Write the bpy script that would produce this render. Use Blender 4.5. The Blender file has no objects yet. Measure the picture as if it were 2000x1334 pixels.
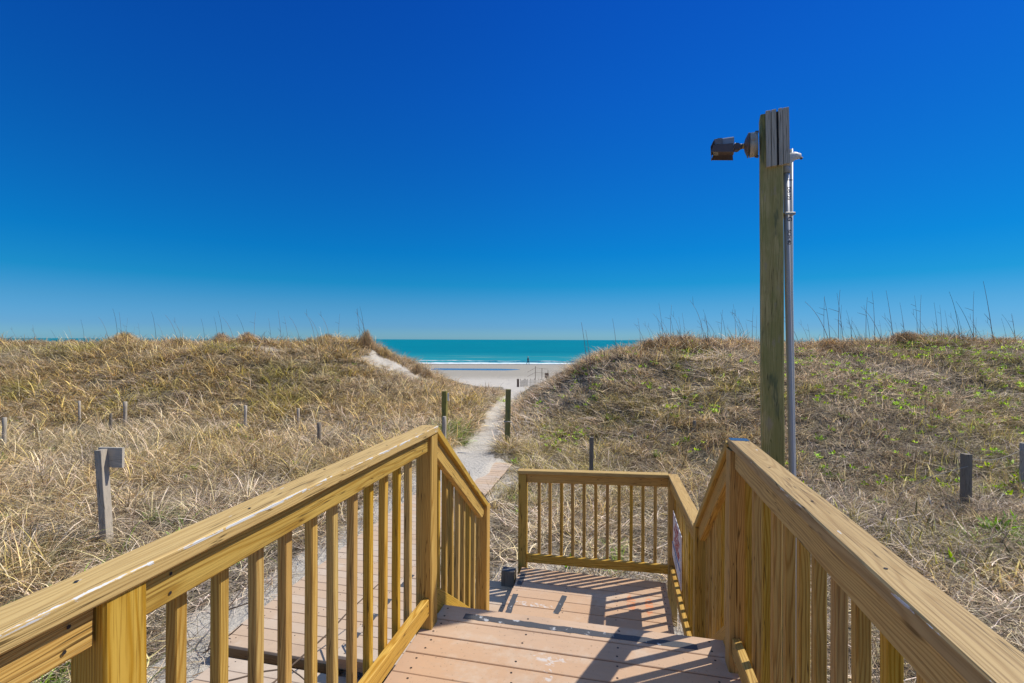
import bpy, bmesh, math, random
import numpy as np
from mathutils import Vector, Matrix, noise as mnoise

R = math.radians
C = bpy.context.scene.collection
random.seed(7)
rng = np.random.default_rng(11)
TH = R(12.5)                                  # the deck is turned 12.5 degrees to the right of the view
F = 950.0                                     # focal length in photo pixels (2000 wide)
DECK = Matrix.Rotation(-TH, 4, 'Z')

def d2w(u, v, z=0.0):
    return Vector((u*math.cos(TH)+v*math.sin(TH), -u*math.sin(TH)+v*math.cos(TH), z))
def w2d(x, y):
    return x*math.cos(TH)-y*math.sin(TH), x*math.sin(TH)+y*math.cos(TH)

# ------------------------------------------------------------------ materials
def new_mat(name):
    m = bpy.data.materials.new(name); m.use_nodes = True
    nt = m.node_tree; nt.nodes.clear()
    out = nt.nodes.new('ShaderNodeOutputMaterial')
    return m, nt, out
class NB:
    """small node builder"""
    def __init__(s, nt): s.nt = nt
    def n(s, t, **kw):
        nd = s.nt.nodes.new(t)
        for k, v in kw.items(): setattr(nd, k, v)
        return nd
    def l(s, a, b): s.nt.links.new(a, b)
    def val(s, x, sock):
        if isinstance(x, (int, float)): sock.default_value = x
        elif isinstance(x, (tuple, list)):
            sock.default_value = tuple(x)+((1.0,) if len(x) == 3 and len(sock.default_value) == 4 else ())
        else: s.l(x, sock)
    def math(s, op, a, b=0.0, c=0.0, clamp=False):
        nd = s.n('ShaderNodeMath', operation=op, use_clamp=clamp)
        s.val(a, nd.inputs[0]); s.val(b, nd.inputs[1])
        if len(nd.inputs) > 2: s.val(c, nd.inputs[2])
        return nd.outputs[0]
    def mapping(s, vec, scale=(1, 1, 1), loc=(0, 0, 0)):
        nd = s.n('ShaderNodeMapping'); s.l(vec, nd.inputs['Vector'])
        nd.inputs['Scale'].default_value = scale
        if isinstance(loc, tuple): nd.inputs['Location'].default_value = loc
        else: s.l(loc, nd.inputs['Location'])
        return nd.outputs[0]
    def noise(s, vec, scale=1.0, detail=3.0, rough=.55, dist=0.0):
        nd = s.n('ShaderNodeTexNoise'); s.l(vec, nd.inputs['Vector'])
        nd.inputs['Scale'].default_value = scale; nd.inputs['Detail'].default_value = detail
        nd.inputs['Roughness'].default_value = rough; nd.inputs['Distortion'].default_value = dist
        return nd.outputs['Fac']
    def ramp(s, fac, stops, interp='LINEAR'):
        nd = s.n('ShaderNodeValToRGB'); s.val(fac, nd.inputs[0]); cr = nd.color_ramp; cr.interpolation = interp
        while len(cr.elements) < len(stops): cr.elements.new(.5)
        for e, (p, c) in zip(cr.elements, stops):
            e.position = p; e.color = (c, c, c, 1) if isinstance(c, (int, float)) else tuple(c)+(1,)
        return nd.outputs[0]
    def mix(s, fac, a, b, mode='MIX'):
        nd = s.n('ShaderNodeMix', data_type='RGBA', blend_type=mode)
        s.val(fac, nd.inputs[0]); s.val(a, nd.inputs[6]); s.val(b, nd.inputs[7])
        return nd.outputs[2]
    def sstep(s, x, lo, hi):
        nd = s.n('ShaderNodeMapRange', interpolation_type='SMOOTHSTEP'); s.val(x, nd.inputs[0])
        nd.inputs[1].default_value = lo; nd.inputs[2].default_value = hi
        return nd.outputs[0]
    def bump(s, h, strength=.3, dist=.01, normal=None):
        nd = s.n('ShaderNodeBump'); s.l(h, nd.inputs['Height'])
        nd.inputs['Strength'].default_value = strength; nd.inputs['Distance'].default_value = dist
        if normal is not None: s.l(normal, nd.inputs['Normal'])
        return nd.outputs[0]
    def pbr(s, out, col, rough=.7, metal=0.0, normal=None, spec=.4):
        p = s.n('ShaderNodeBsdfPrincipled'); s.val(col, p.inputs['Base Color'])
        s.val(rough, p.inputs['Roughness']); s.val(metal, p.inputs['Metallic'])
        s.val(spec, p.inputs['Specular IOR Level'])
        if normal is not None: s.l(normal, p.inputs['Normal'])
        s.l(p.outputs[0], out.inputs[0]); return p
    def sep(s, vec):
        nd = s.n('ShaderNodeSeparateXYZ'); s.l(vec, nd.inputs[0]); return nd.outputs
    def comb(s, x, y, z):
        nd = s.n('ShaderNodeCombineXYZ')
        for a, i in zip((x, y, z), nd.inputs): s.val(a, i)
        return nd.outputs[0]

def wood_mat(name, light, mid, dark, scrape=0, ringamt=.55, rough=.62, mottle=.35, knots=True, grey=0.0, green=0.0):
    """sawn timber; the grain runs along the board's own X axis"""
    m, nt, out = new_mat(name); b = NB(nt)
    tc = b.n('ShaderNodeTexCoord'); oi = b.n('ShaderNodeObjectInfo'); rnd = oi.outputs['Random']
    x, y, z = b.sep(tc.outputs['Object'])
    xo = b.math('ADD', x, b.math('MULTIPLY', rnd, 37.0))
    yo = b.math('ADD', y, b.math('MULTIPLY_ADD', rnd, .11, .01))
    zo = b.math('ADD', z, b.math('MULTIPLY_ADD', b.math('FRACT', b.math('MULTIPLY', rnd, 7.3)), .09, .012))
    v1 = b.comb(b.math('MULTIPLY', xo, 1.1), b.math('MULTIPLY', yo, 7.0), b.math('MULTIPLY', zo, 7.0))
    nz = b.noise(v1, 1.0, 2.5, .5)
    r = b.math('SQRT', b.math('ADD', b.math('MULTIPLY', yo, yo), b.math('MULTIPLY', zo, zo)))
    rr = b.math('MULTIPLY_ADD', nz, .085, r)
    band = b.math('MULTIPLY_ADD', b.math('SINE', b.math('MULTIPLY', rr, 820.0)), .5, .5)
    band = b.math('POWER', band, 2.2)
    fv = b.comb(b.math('MULTIPLY', xo, 5.0), b.math('MULTIPLY', yo, 260.0), b.math('MULTIPLY', zo, 260.0))
    fib = b.noise(fv, 1.0, 4.0, .6)
    mv = b.comb(b.math('MULTIPLY', xo, 1.8), b.math('MULTIPLY', yo, 14.0), b.math('MULTIPLY', zo, 14.0))
    mot = b.noise(mv, 1.0, 3.0, .55)
    c = b.mix(b.math('MULTIPLY', band, ringamt), light, mid)
    c = b.mix(b.math('MULTIPLY', b.sstep(fib, .48, .74), .7), c, dark)
    c = b.mix(b.math('MULTIPLY', b.sstep(mot, .45, .75), mottle), c, mid)
    # board to board difference
    hs = b.n('ShaderNodeHueSaturation'); b.l(c, hs.inputs['Color'])
    b.l(b.math('MULTIPLY_ADD', rnd, .010, .495), hs.inputs['Hue'])
    b.l(b.math('MULTIPLY_ADD', b.math('FRACT', b.math('MULTIPLY', rnd, 13.7)), .26, .88), hs.inputs['Value'])
    b.l(b.math('MULTIPLY_ADD', b.math('FRACT', b.math('MULTIPLY', rnd, 5.1)), .2, .90), hs.inputs['Saturation'])
    c = hs.outputs[0]
    h = b.math('ADD', b.math('MULTIPLY', band, -.5), b.math('MULTIPLY', fib, -1.0))
    if knots:
        vn = b.n('ShaderNodeTexVoronoi'); vn.feature = 'F1'
        b.l(b.comb(b.math('MULTIPLY', xo, 2.2), b.math('MULTIPLY', yo, 9.0), b.math('MULTIPLY', zo, 9.0)), vn.inputs['Vector'])
        vn.inputs['Scale'].default_value = 1.0
        k = b.math('SUBTRACT', 1.0, b.sstep(vn.outputs['Distance'], .03, .12))
        pick = b.math('GREATER_THAN', b.sep(vn.outputs['Color'])[0], .58)
        k = b.math('MULTIPLY', k, pick)
        c = b.mix(b.math('MULTIPLY', k, .75), c, tuple(q*.35 for q in dark))
    # fine drying cracks along the grain
    cv = b.comb(b.math('MULTIPLY', xo, 2.3), b.math('MULTIPLY', yo, 75.0), b.math('MULTIPLY', zo, 75.0))
    ck = b.noise(cv, 1.0, 1.0, .4)
    crack = b.math('SUBTRACT', 1.0, b.sstep(b.math('ABSOLUTE', b.math('SUBTRACT', ck, .5)), .002, .022))
    crack = b.math('MULTIPLY', crack, b.sstep(b.noise(b.mapping(tc.outputs['Object'], (1.5, 6, 6)), 1.0, 1.0), .47, .55))
    c = b.mix(b.math('MULTIPLY', crack, .8), c, tuple(q*.3 for q in dark))
    if grey > 0:
        g = b.noise(b.mapping(tc.outputs['Object'], (3, 10, 10)), 1.0, 4.0, .6)
        c = b.mix(b.math('MULTIPLY', b.sstep(g, .35, .65), grey), c, (.27, .245, .22))
    if green > 0:
        ge = b.n('ShaderNodeTexCoord').outputs['Object']
        g = b.noise(b.mapping(ge, (2.2, 7, 7)), 1.0, 5.0, .65)
        c = b.mix(b.math('MULTIPLY', b.sstep(g, .40, .58), green), c, (.21, .215, .05))
        g2 = b.noise(b.mapping(ge, (5, 16, 16), (3, 1, 2)), 1.0, 4.0, .6)
        c = b.mix(b.math('MULTIPLY', b.sstep(g2, .60, .68), .55), c, (.36, .29, .19))
        g3 = b.noise(b.mapping(ge, (2.0, 9, 9), (7, 1, 2)), 1.0, 4.0, .65)
        c = b.mix(b.math('MULTIPLY', b.sstep(g3, .56, .66), .6), c, (.05, .085, .055))
    if scrape:
        # worn strip of old white paint on one top arris
        wob = b.noise(b.comb(b.math('MULTIPLY', xo, 16.0), b.math('MULTIPLY', yo, 90.0), b.math('MULTIPLY', zo, 90.0)), 1.0, 5.0, .75)
        e = b.math('ABSOLUTE', b.math('SUBTRACT', y, .047*scrape))
        th = b.math('MULTIPLY_ADD', wob, .012, -.0054 if scrape < 0 else -.0060)
        msk = b.math('LESS_THAN', e, th)
        msk = b.math('MULTIPLY', msk, b.math('GREATER_THAN', z, .009))
        msk = b.math('MULTIPLY', msk, b.math('GREATER_THAN', b.noise(b.comb(b.math('MULTIPLY', xo, 3.0), 4.0, 0.0), 1.0, 3.0, .7), .43 if scrape < 0 else .53))
        sp = b.noise(b.mapping(tc.outputs['Object'], (14, 60, 60)), 1.0, 2.0, .5)
        sp = b.math('GREATER_THAN', sp, .735)
        c = b.mix(b.math('MAXIMUM', msk, b.math('MULTIPLY', sp, .7)), c, (.58, .58, .57))
    b.pbr(out, c, rough, normal=b.bump(h, .35, .0015), spec=.3)
    return m

def flat_mat(name, col, rough=.6, metal=0.0, var=.12, scale=30.0, spec=.4, bump=.0):
    m, nt, out = new_mat(name); b = NB(nt)
    tc = b.n('ShaderNodeTexCoord')
    n = b.noise(tc.outputs['Object'], scale, 4.0, .6)
    c = b.mix(n, tuple(q*(1-var) for q in col), tuple(min(1, q*(1+var)) for q in col))
    b.pbr(out, c, rough, metal, normal=b.bump(n, bump, .003) if bump else None, spec=spec)
    return m

M = {}
M['wood'] = wood_mat('treated_pine', (.57, .365, .085), (.37, .19, .024), (.18, .08, .010), ringamt=.8)
M['wood_cap_l'] = wood_mat('treated_pine_handrail_worn', (.53, .36, .105), (.42, .26, .06), (.22, .12, .025), scrape=-1, ringamt=.75)
M['wood_cap_r'] = wood_mat('treated_pine_handrail_spotted', (.54, .365, .115), (.40, .245, .06), (.20, .11, .025), scrape=1, ringamt=.85)
M['wood_cap'] = wood_mat('treated_pine_handrail', (.50, .33, .095), (.41, .25, .06), (.22, .12, .025), ringamt=.7)
M['grey_wood'] = wood_mat('weathered_grey_timber', (.52, .45, .355), (.36, .31, .24), (.12, .10, .085), ringamt=.7, knots=False, rough=.85)
M['post_wood'] = wood_mat('algae_stained_post', (.52, .41, .20), (.27, .21, .075), (.08, .065, .022), ringamt=.9, mottle=.6, knots=False, green=.55, rough=.85)
M['dark_wood'] = wood_mat('dark_brown_weathered_timber', (.24, .20, .15), (.16, .13, .095), (.06, .05, .035), ringamt=.7, knots=False, rough=.85, grey=.25)
M['olive_wood'] = wood_mat('olive_brown_post', (.30, .25, .085), (.21, .18, .055), (.11, .09, .03), ringamt=.5, knots=False, rough=.85, green=.4)
M['white_paint'] = flat_mat('white_plastic', (.80, .80, .82), .45, var=.04)
M['red_ink'] = flat_mat('red_lettering', (.55, .06, .05), .5, var=.1)
M['blue_ink'] = flat_mat('blue_lettering', (.04, .16, .45), .5, var=.1)
M['grey_ink'] = flat_mat('grey_lettering', (.40, .44, .52), .5, var=.1)
M['black_ink'] = flat_mat('black_print', (.05, .05, .07), .5, var=.1)
M['pvc'] = flat_mat('grey_conduit', (.42, .41, .42), .45, var=.10, scale=6)
M['pvc_light'] = flat_mat('pale_conduit', (.62, .60, .57), .45, var=.08, scale=6)
M['cast_metal'] = flat_mat('weathered_cast_aluminium', (.42, .38, .32), .5, .35, var=.22, scale=22, bump=.2)
M['bronze'] = flat_mat('dark_bronze_paint', (.12, .09, .085), .5, .1, var=.2, scale=40)
M['grey_metal'] = flat_mat('grey_enamel', (.34, .34, .36), .45, .2, var=.15, scale=30)
M['screw'] = flat_mat('rusty_screw', (.045, .035, .03), .6, .4)
M['glass'] = flat_mat('lamp_glass', (.35, .36, .37), .12, 0.0, var=.02, spec=.8)
M['rope'] = flat_mat('pale_rope', (.40, .36, .30), .9)
M['orange'] = flat_mat('orange_plastic', (.80, .22, .10), .6)
M['brown'] = flat_mat('brown_board', (.17, .12, .085), .8)

def deck_mat(name, base, stain=None, seed=0.0):
    m, nt, out = new_mat(name); b = NB(nt)
    tc = b.n('ShaderNodeTexCoord'); o = tc.outputs['Object']
    at = b.n('ShaderNodeAttribute', attribute_name='brd'); rb = at.outputs['Fac']
    dark = tuple(q*.80 for q in base); warm = (base[0]*1.02, base[1]*.93, base[2]*.82)
    pale = (base[0]*1.09, base[1]*1.13, base[2]*1.16)
    n1 = b.noise(b.mapping(o, (1.3, 3.2, 1), (seed, 0, 0)), 1.0, 5.0, .6)
    n2 = b.noise(b.mapping(o, (9, 60, 20), (0, seed, 0)), 1.0, 4.0, .65)
    c = b.mix(b.sstep(n1, .35, .7), base, pale)
    c = b.mix(b.math('MULTIPLY', b.sstep(rb, .1, .9), .85), c, warm)
    c = b.mix(b.math('MULTIPLY', b.sstep(n2, .45, .8), .35), c, dark)
    fl = b.noise(b.mapping(o, (70, 70, 70)), 1.0, 2.0, .5)
    c = b.mix(b.math('MULTIPLY', b.sstep(fl, .66, .72), .55), c, tuple(q*.45 for q in base))
    # wind-blown sand dusting and dirty blotches
    n3 = b.noise(b.mapping(o, (2.2, 2.2, 2.2), (5+seed, 2, 0)), 1.0, 6.0, .7)
    c = b.mix(b.math('MULTIPLY', b.sstep(n3, .54, .70), .5), c, (.60, .51, .40))
    n4 = b.noise(b.mapping(o, (1.7, 1.7, 1.7), (9+seed, 7, 0)), 1.0, 5.0, .65)
    c = b.mix(b.math('MULTIPLY', b.sstep(n4, .56, .70), .22), c, (.27, .19, .14))
    if stain:
        for (sx, sy, rx, ry, col, lo) in stain:
            x, y, z = b.sep(o)
            dx = b.math('DIVIDE', b.math('SUBTRACT', x, sx), rx); dy = b.math('DIVIDE', b.math('SUBTRACT', y, sy), ry)
            d = b.math('SQRT', b.math('ADD', b.math('MULTIPLY', dx, dx), b.math('MULTIPLY', dy, dy)))
            ins = b.math('SUBTRACT', 1.0, b.sstep(d, .7, 1.05))
            nn = b.noise(b.mapping(o, (22, 30, 1)), 1.0, 3.0, .6)
            c = b.mix(b.math('MULTIPLY', b.math('MULTIPLY', ins, b.sstep(nn, lo, lo+.06)), .8), c, col)
    b.pbr(out, c, .72, normal=b.bump(n2, .25, .002), spec=.3)
    return m
DB = (.53, .362, .238)
M['deck'] = deck_mat('composite_boards', DB, [(-.33, 2.34, .10, .035, (.60, .56, .52), .50), (-.32, 2.24, .03, .10, (.60, .56, .52), .52)])
M['deck2'] = deck_mat('composite_boards_landing', DB, [(.11, 4.62, .05, .16, (.70, .25, .10), .46), (.27, 4.60, .04, .20, (.70, .25, .10), .47), (-.85, 4.38, .35, .04, (.60, .56, .52), .52)], 3.0)
M['deck3'] = deck_mat('composite_boards_walkway', (.53, .41, .30), None, 6.0)

def tape_mat():
    m, nt, out = new_mat('worn_black_grip_tape'); b = NB(nt)
    o = b.n('ShaderNodeTexCoord').outputs['Object']
    n = b.noise(o, 160, 2.0, .5); w = b.noise(o, 16, 5.0, .7)
    c = b.mix(n, (.045, .047, .05), (.10, .10, .105))
    c = b.mix(b.sstep(w, .60, .66), c, (.42, .43, .44))
    b.pbr(out, c, .6, normal=b.bump(n, .4, .001)); return m
M['tape'] = tape_mat()
M['edge'] = wood_mat('brown_edge_board', (.36, .21, .10), (.26, .14, .06), (.14, .07, .03), knots=False)

# ------------------------------------------------------------------ object helpers
def props(o, label=None, cat=None, group=None, kind=None):
    if label: o['label'] = label
    if cat: o['category'] = cat
    if group: o['group'] = group
    if kind: o['kind'] = kind
    return o
def thing(name, label, cat, base=(0, 0, 0), group=None, deck=False, rotz=0.0):
    e = bpy.data.objects.new(name, None); C.objects.link(e); e.empty_display_size = .1
    e.matrix_world = (DECK if deck else Matrix.Identity(4)) @ Matrix.Translation(base) @ Matrix.Rotation(rotz, 4, 'Z')
    e['_bx'] = 0; del e['_bx']
    return props(e, label, cat, group)
BASES = {}
def mesh_obj(name, verts, faces, mats, parent=None, mtx=None, smooth=False, midx=None, attrs=None):
    me = bpy.data.meshes.new(name); me.from_pydata([tuple(v) for v in verts], [], faces)
    for m in (mats if isinstance(mats, (list, tuple)) else [mats]): me.materials.append(m)
    if midx is not None: me.polygons.foreach_set('material_index', midx)
    if smooth: me.polygons.foreach_set('use_smooth', [True]*len(me.polygons))
    for k, (dom, data) in (attrs or {}).items():
        a = me.attributes.new(k, 'FLOAT', dom); a.data.foreach_set('value', data)
    me.update()
    o = bpy.data.objects.new(name, me); C.objects.link(o)
    if parent is not None: o.parent = parent
    if mtx is not None: o.matrix_basis = mtx
    return o
def lp(parent_base):
    """deck coordinates -> local coordinates of a thing standing at parent_base"""
    return Matrix.Translation(-Vector(parent_base))

class MB:
    """collects shapes into one mesh"""
    def __init__(s): s.v = []; s.f = []; s.m = []
    def add(s, v, f, mi=0):
        k = len(s.v); s.v += [Vector(q) for q in v]; s.f += [tuple(i+k for i in q) for q in f]; s.m += [mi]*len(f)
    def box(s, lo, hi, mi=0, ch=0.0, mtx=None):
        x0, y0, z0 = lo; x1, y1, z1 = hi
        if ch <= 0:
            v = [(x0, y0, z0), (x1, y0, z0), (x1, y1, z0), (x0, y1, z0), (x0, y0, z1), (x1, y0, z1), (x1, y1, z1), (x0, y1, z1)]
            f = [(0, 3, 2, 1), (4, 5, 6, 7), (0, 1, 5, 4), (1, 2, 6, 5), (2, 3, 7, 6), (3, 0, 4, 7)]
        else:
            v = [(x0+ch, y0+ch, z1), (x1-ch, y0+ch, z1), (x1-ch, y1-ch, z1), (x0+ch, y1-ch, z1),
                 (x0, y0, z1-ch), (x1, y0, z1-ch), (x1, y1, z1-ch), (x0, y1, z1-ch),
                 (x0, y0, z0), (x1, y0, z0), (x1, y1, z0), (x0, y1, z0)]
            f = [(0, 1, 2, 3), (8, 11, 10, 9)]
            for i in range(4):
                j = (i+1) % 4; f += [(4+i, 4+j, j, i), (8+i, 8+j, 4+j, 4+i)]
        if mtx is not None: v = [mtx @ Vector(q) for q in v]
        s.add(v, f, mi)
    def tube(s, pts, rad, n=8, mi=0, cap=True):
        pts = [Vector(p) for p in pts]; rads = rad if isinstance(rad, (list, tuple)) else [rad]*len(pts)
        v = []; f = []; x = None
        for i, p in enumerate(pts):
            t = (pts[min(i+1, len(pts)-1)]-pts[max(i-1, 0)]).normalized()
            if x is None: x = t.cross(Vector((0, 0, 1)) if abs(t.z) < .9 else Vector((1, 0, 0))).normalized()
            else: x = (x-t*x.dot(t)).normalized()
            y = t.cross(x)
            for k in range(n):
                an = 2*math.pi*k/n; v.append(p+(x*math.cos(an)+y*math.sin(an))*rads[i])
        for i in range(len(pts)-1):
            for k in range(n):
                a = i*n+k; c = i*n+(k+1) % n; f.append((a, a+n, c+n, c))
        if cap: f.append(tuple(range(n))); f.append(tuple(range(len(pts)*n-1, (len(pts)-1)*n-1, -1)))
        s.add(v, f, mi)
    def build(s, name, mats, parent=None, mtx=None, smooth=False):
        o = mesh_obj(name, s.v, s.f, mats, parent, mtx, False, s.m)
        if smooth:
            for p in o.data.polygons: p.use_smooth = len(p.vertices) == 4
        return o

def board_mesh(name, L, w, t, mat, sh0=0.0, sh1=0.0, ch=.004, warp=.0012, split=False):
    """a sawn board along X, centred; sh0, sh1 slant the two end cuts"""
    n = max(2, int(L/.25)); hw, ht = w/2, t/2
    sec = [(-hw+ch, -ht), (hw-ch, -ht), (hw, -ht+ch), (hw, ht-ch), (hw-ch, ht), (-hw+ch, ht), (-hw, ht-ch), (-hw, -ht+ch)]
    v = []; f = []
    for i in range(n+1):
        x = -L/2+L*i/n; dy, dz = random.uniform(-warp, warp), random.uniform(-warp, warp)
        for (y, z) in sec:
            xx = x+(z*sh0 if i == 0 else z*sh1 if i == n else 0)
            v.append((xx, y+dy+random.uniform(-.0004, .0004), z+dz+random.uniform(-.0004, .0004)))
    for i in range(n):
        for k in range(8):
            a = i*8+k; c = i*8+(k+1) % 8; f.append((a, c, c+8, a+8))
    f.append(tuple(range(7, -1, -1))); f.append(tuple(n*8+k for k in range(8)))
    nm = len(f)
    if name == 'handrail' or (name in ('upper_rail', 'bottom_rail') and L > .5):
        xs_ = [-L/2+.05, L/2-.05]+[-L/2+.2+.41*k for k in range(int((L-.3)/.41))] if name == 'handrail' else [-L/2+.06, L/2-.06]
        for x_ in xs_:
            for s_ in ((-.24, .24) if abs(x_) > L/2-.1 else (random.uniform(-.25, .25),)):
                x0_ = x_+random.uniform(-.02, .02); k_ = len(v)
                for q in range(7):
                    a_ = 2*math.pi*q/7; dx_, dy_ = .0042*math.cos(a_), .0042*math.sin(a_)
                    v.append((x0_+dx_, w*s_+dy_, ht+.0016) if name == 'handrail' else (x0_+dx_, hw+.0022, t*s_+dy_))
                f.append(tuple(range(k_, k_+7)))
                if name != 'handrail':
                    for q in range(7): v.append((v[k_+q][0], -hw-.0022, v[k_+q][2]))
                    f.append(tuple(range(k_+13, k_+6, -1)))
    me = bpy.data.meshes.new(name); me.from_pydata(v, [], f); me.materials.append(mat); me.materials.append(M['screw'])
    me.polygons.foreach_set('material_index', [0]*nm+[1]*(len(f)-nm)); me.update()
    return me
def frame(a, b, up):
    a, b, up = Vector(a), Vector(b), Vector(up)
    x = (b-a).normalized(); y = up.cross(x).normalized(); z = x.cross(y)
    m = Matrix((x, y, z)).transposed().to_4x4(); m.translation = (a+b)/2
    return m
def board(parent, base, name, a, b, w, t, mat, up=(0, 0, 1), **kw):
    me = board_mesh(name, (Vector(b)-Vector(a)).length, w, t, mat, **kw)
    o = bpy.data.objects.new(name, me); C.objects.link(o); o.parent = parent
    o.matrix_basis = Matrix.Translation(-Vector(base)) @ frame(a, b, up)
    return o
def post(parent, base, u, v, z0, z1, w=.089, mat=None, name='post', lean=(0, 0)):
    return board(parent, base, name, (u, v, z0), (u+lean[0], v+lean[1], z1), w, w, mat or M['wood'], up=(0, 1, 0), ch=.005, warp=.0015)

# ------------------------------------------------------------------ terrain
def sm(x, a, b):
    t = np.clip((x-a)/(b-a), 0, 1); return t*t*(3-2*t)
def vnoise(x, y, s, seed=0):
    """smooth value noise, numpy"""
    x = np.asarray(x, float)/s+seed*17.31; y = np.asarray(y, float)/s+seed*7.77
    xi = np.floor(x); yi = np.floor(y); fx = x-xi; fy = y-yi
    fx = fx*fx*(3-2*fx); fy = fy*fy*(3-2*fy)
    def h(a, b):
        q = np.sin(a*127.1+b*311.7+seed*13.7)*43758.5453; return q-np.floor(q)
    return (h(xi, yi)*(1-fx)+h(xi+1, yi)*fx)*(1-fy)+(h(xi, yi+1)*(1-fx)+h(xi+1, yi+1)*fx)*fy*1.0
PY = np.array([-20, 8, 10.5, 12.2, 15.4, 20.2, 24, 30, 38, 47, 60, 200.])
PX = np.array([-1.2, -1.15, -.95, -1.0, -.72, -.55, -.28, .2, .65, 1.2, 2.5, 2.5])
PW = np.array([.3, .42, .55, .52, .36, .34, .36, .55, .9, 2.0, 6, 40.])
def path_d(x, y):
    return np.abs(x-np.interp(y, PY, PX))-np.interp(y, PY, PW)
BY = np.array([-60, 12, 20, 25, 30, 38, 47, 58, 70, 84, 88, 92, 106, 112, 125, 160, 260])
BZ = np.array([-2.87, -2.87, -2.90, -3.0, -3.25, -3.95, -4.55, -4.85, -5.05, -5.33, -5.36, -5.33, -5.38, -5.55, -5.9, -7, -9])
def terrain(x, y):
    x = np.asarray(x, float); y = np.asarray(y, float)
    base = np.interp(y, BY, BZ)
    # left dune
    LX = np.array([-200, -40, -20, -12, -9, -8.2, -7.2, -6.1, -4.9, -4.0, -2.6, -1.2, -.4])
    LC = np.array([-.44, -.46, -.58, -.46, -.42, -.62, -1.02, -1.35, -1.9, -2.35, -2.8, -3.0, -3.2])
    w1 = .6*(vnoise(x, y, 5.0, 1)-.5)
    crest = np.interp(x+0*y, LX, LC)
    prof = sm(y+w1*2.0, 14.5, 25.5)**1.0*(1-sm(y, 27.0, 44.0))
    zl = base+(np.maximum(crest-(-3.12), 0))*prof
    zl += np.where(x < -2, (vnoise(x, y, 3.0, 2)-.5)*.46*prof+(vnoise(x, y, 1.1, 3)-.5)*.34*prof, 0)
    # right dune
    RX = np.array([-1.5, -.3, .25, 1.2, 2.1, 3.0, 4.0, 5.4, 9, 14, 20, 60, 200])
    RC = np.array([-3.2, -3.05, -2.9, -2.32, -1.68, -1.08, -.66, -.34, -.30, -.34, -.38, -.4, -.4])
    crest = np.interp(x+0*y, RX, RC)
    st = np.interp(x, [0, 4, 12, 30], [10.5, 9.5, 8.7, 8.5])
    prof = sm(y+w1*1.4, st, st+9.4)**.85*(1-sm(y, 20.5, 40.0))
    zr = base+(np.maximum(crest-(-2.92), 0))*prof
    zr += np.where(x > 1, (vnoise(x, y, 2.6, 4)-.5)*.40*prof+(vnoise(x, y, .9, 5)-.5)*.26*prof, 0)
    z = np.maximum(zl, zr)
    g = sm(y, -5, 8)*(1-sm(y, 60, 80))
    z = z+(vnoise(x, y, 1.7, 6)-.5)*.10*g+(vnoise(x, y, .45, 7)-.5)*.06*g+(vnoise(x, y, .22, 77)-.5)*.035*g
    # flatten under the deck, dig the footpath slightly
    pd = path_d(x, y); z = z-.10*(1-sm(pd, -.3, .5))*sm(y, 9, 12)*(1-sm(y, 30, 40))
    u, v = w2d(x, y)
    fl = (1-sm(np.abs(u+1.2), 2.9, 3.7))*(1-sm(v, 10.2, 11.2))
    z = z*(1-fl)+(-2.87+(vnoise(x, y, .6, 8)-.5)*.03)*fl
    dr = sm(v, 6.9, 8.6)*(1-sm(u+.35*(vnoise(x, y, .35, 9)-.5)+.35*(vnoise(x, y, 1.3, 19)-.5), -2.72, -2.42))*(1-sm(np.abs(u+3.2), 1.1, 1.8))*(1-sm(v, 11, 12.5))
    z = z+dr*(.19+.03*(vnoise(x, y, .3, 10)-.5))
    # tide pool hollow on the wet beach
    z = z-.06*sm(1-np.abs(y-88)/5.0, 0, .5)*sm(-x, -7, 3)
    return z
def tz(x, y): return float(terrain(np.array([x]), np.array([y]))[0])

def grid_obj(name, xs, ys, zf, mat, attrs=None, smooth=True):
    X, Y = np.meshgrid(xs, ys); Z = zf(X, Y)
    nx, ny = len(xs), len(ys)
    co = np.stack([X, Y, Z], -1).reshape(-1, 3)
    i = np.arange(nx-1)[None, :]+nx*np.arange(ny-1)[:, None]
    f = np.stack([i, i+1, i+1+nx, i+nx], -1).reshape(-1, 4)
    me = bpy.data.meshes.new(name); me.vertices.add(len(co)); me.vertices.foreach_set('co', co.ravel())
    me.loops.add(f.size); me.loops.foreach_set('vertex_index', f.ravel().astype(np.int32))
    me.polygons.add(len(f)); me.polygons.foreach_set('loop_start', np.arange(len(f), dtype=np.int32)*4)
    me.polygons.foreach_set('use_smooth', np.ones(len(f), bool))
    for k, fn in (attrs or {}).items():
        a = me.attributes.new(k, 'FLOAT', 'POINT'); a.data.foreach_set('value', fn(X, Y).ravel().astype(np.float32))
    me.materials.append(mat); me.update(); me.validate()
    o = bpy.data.objects.new(name, me); C.objects.link(o); return o

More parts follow.
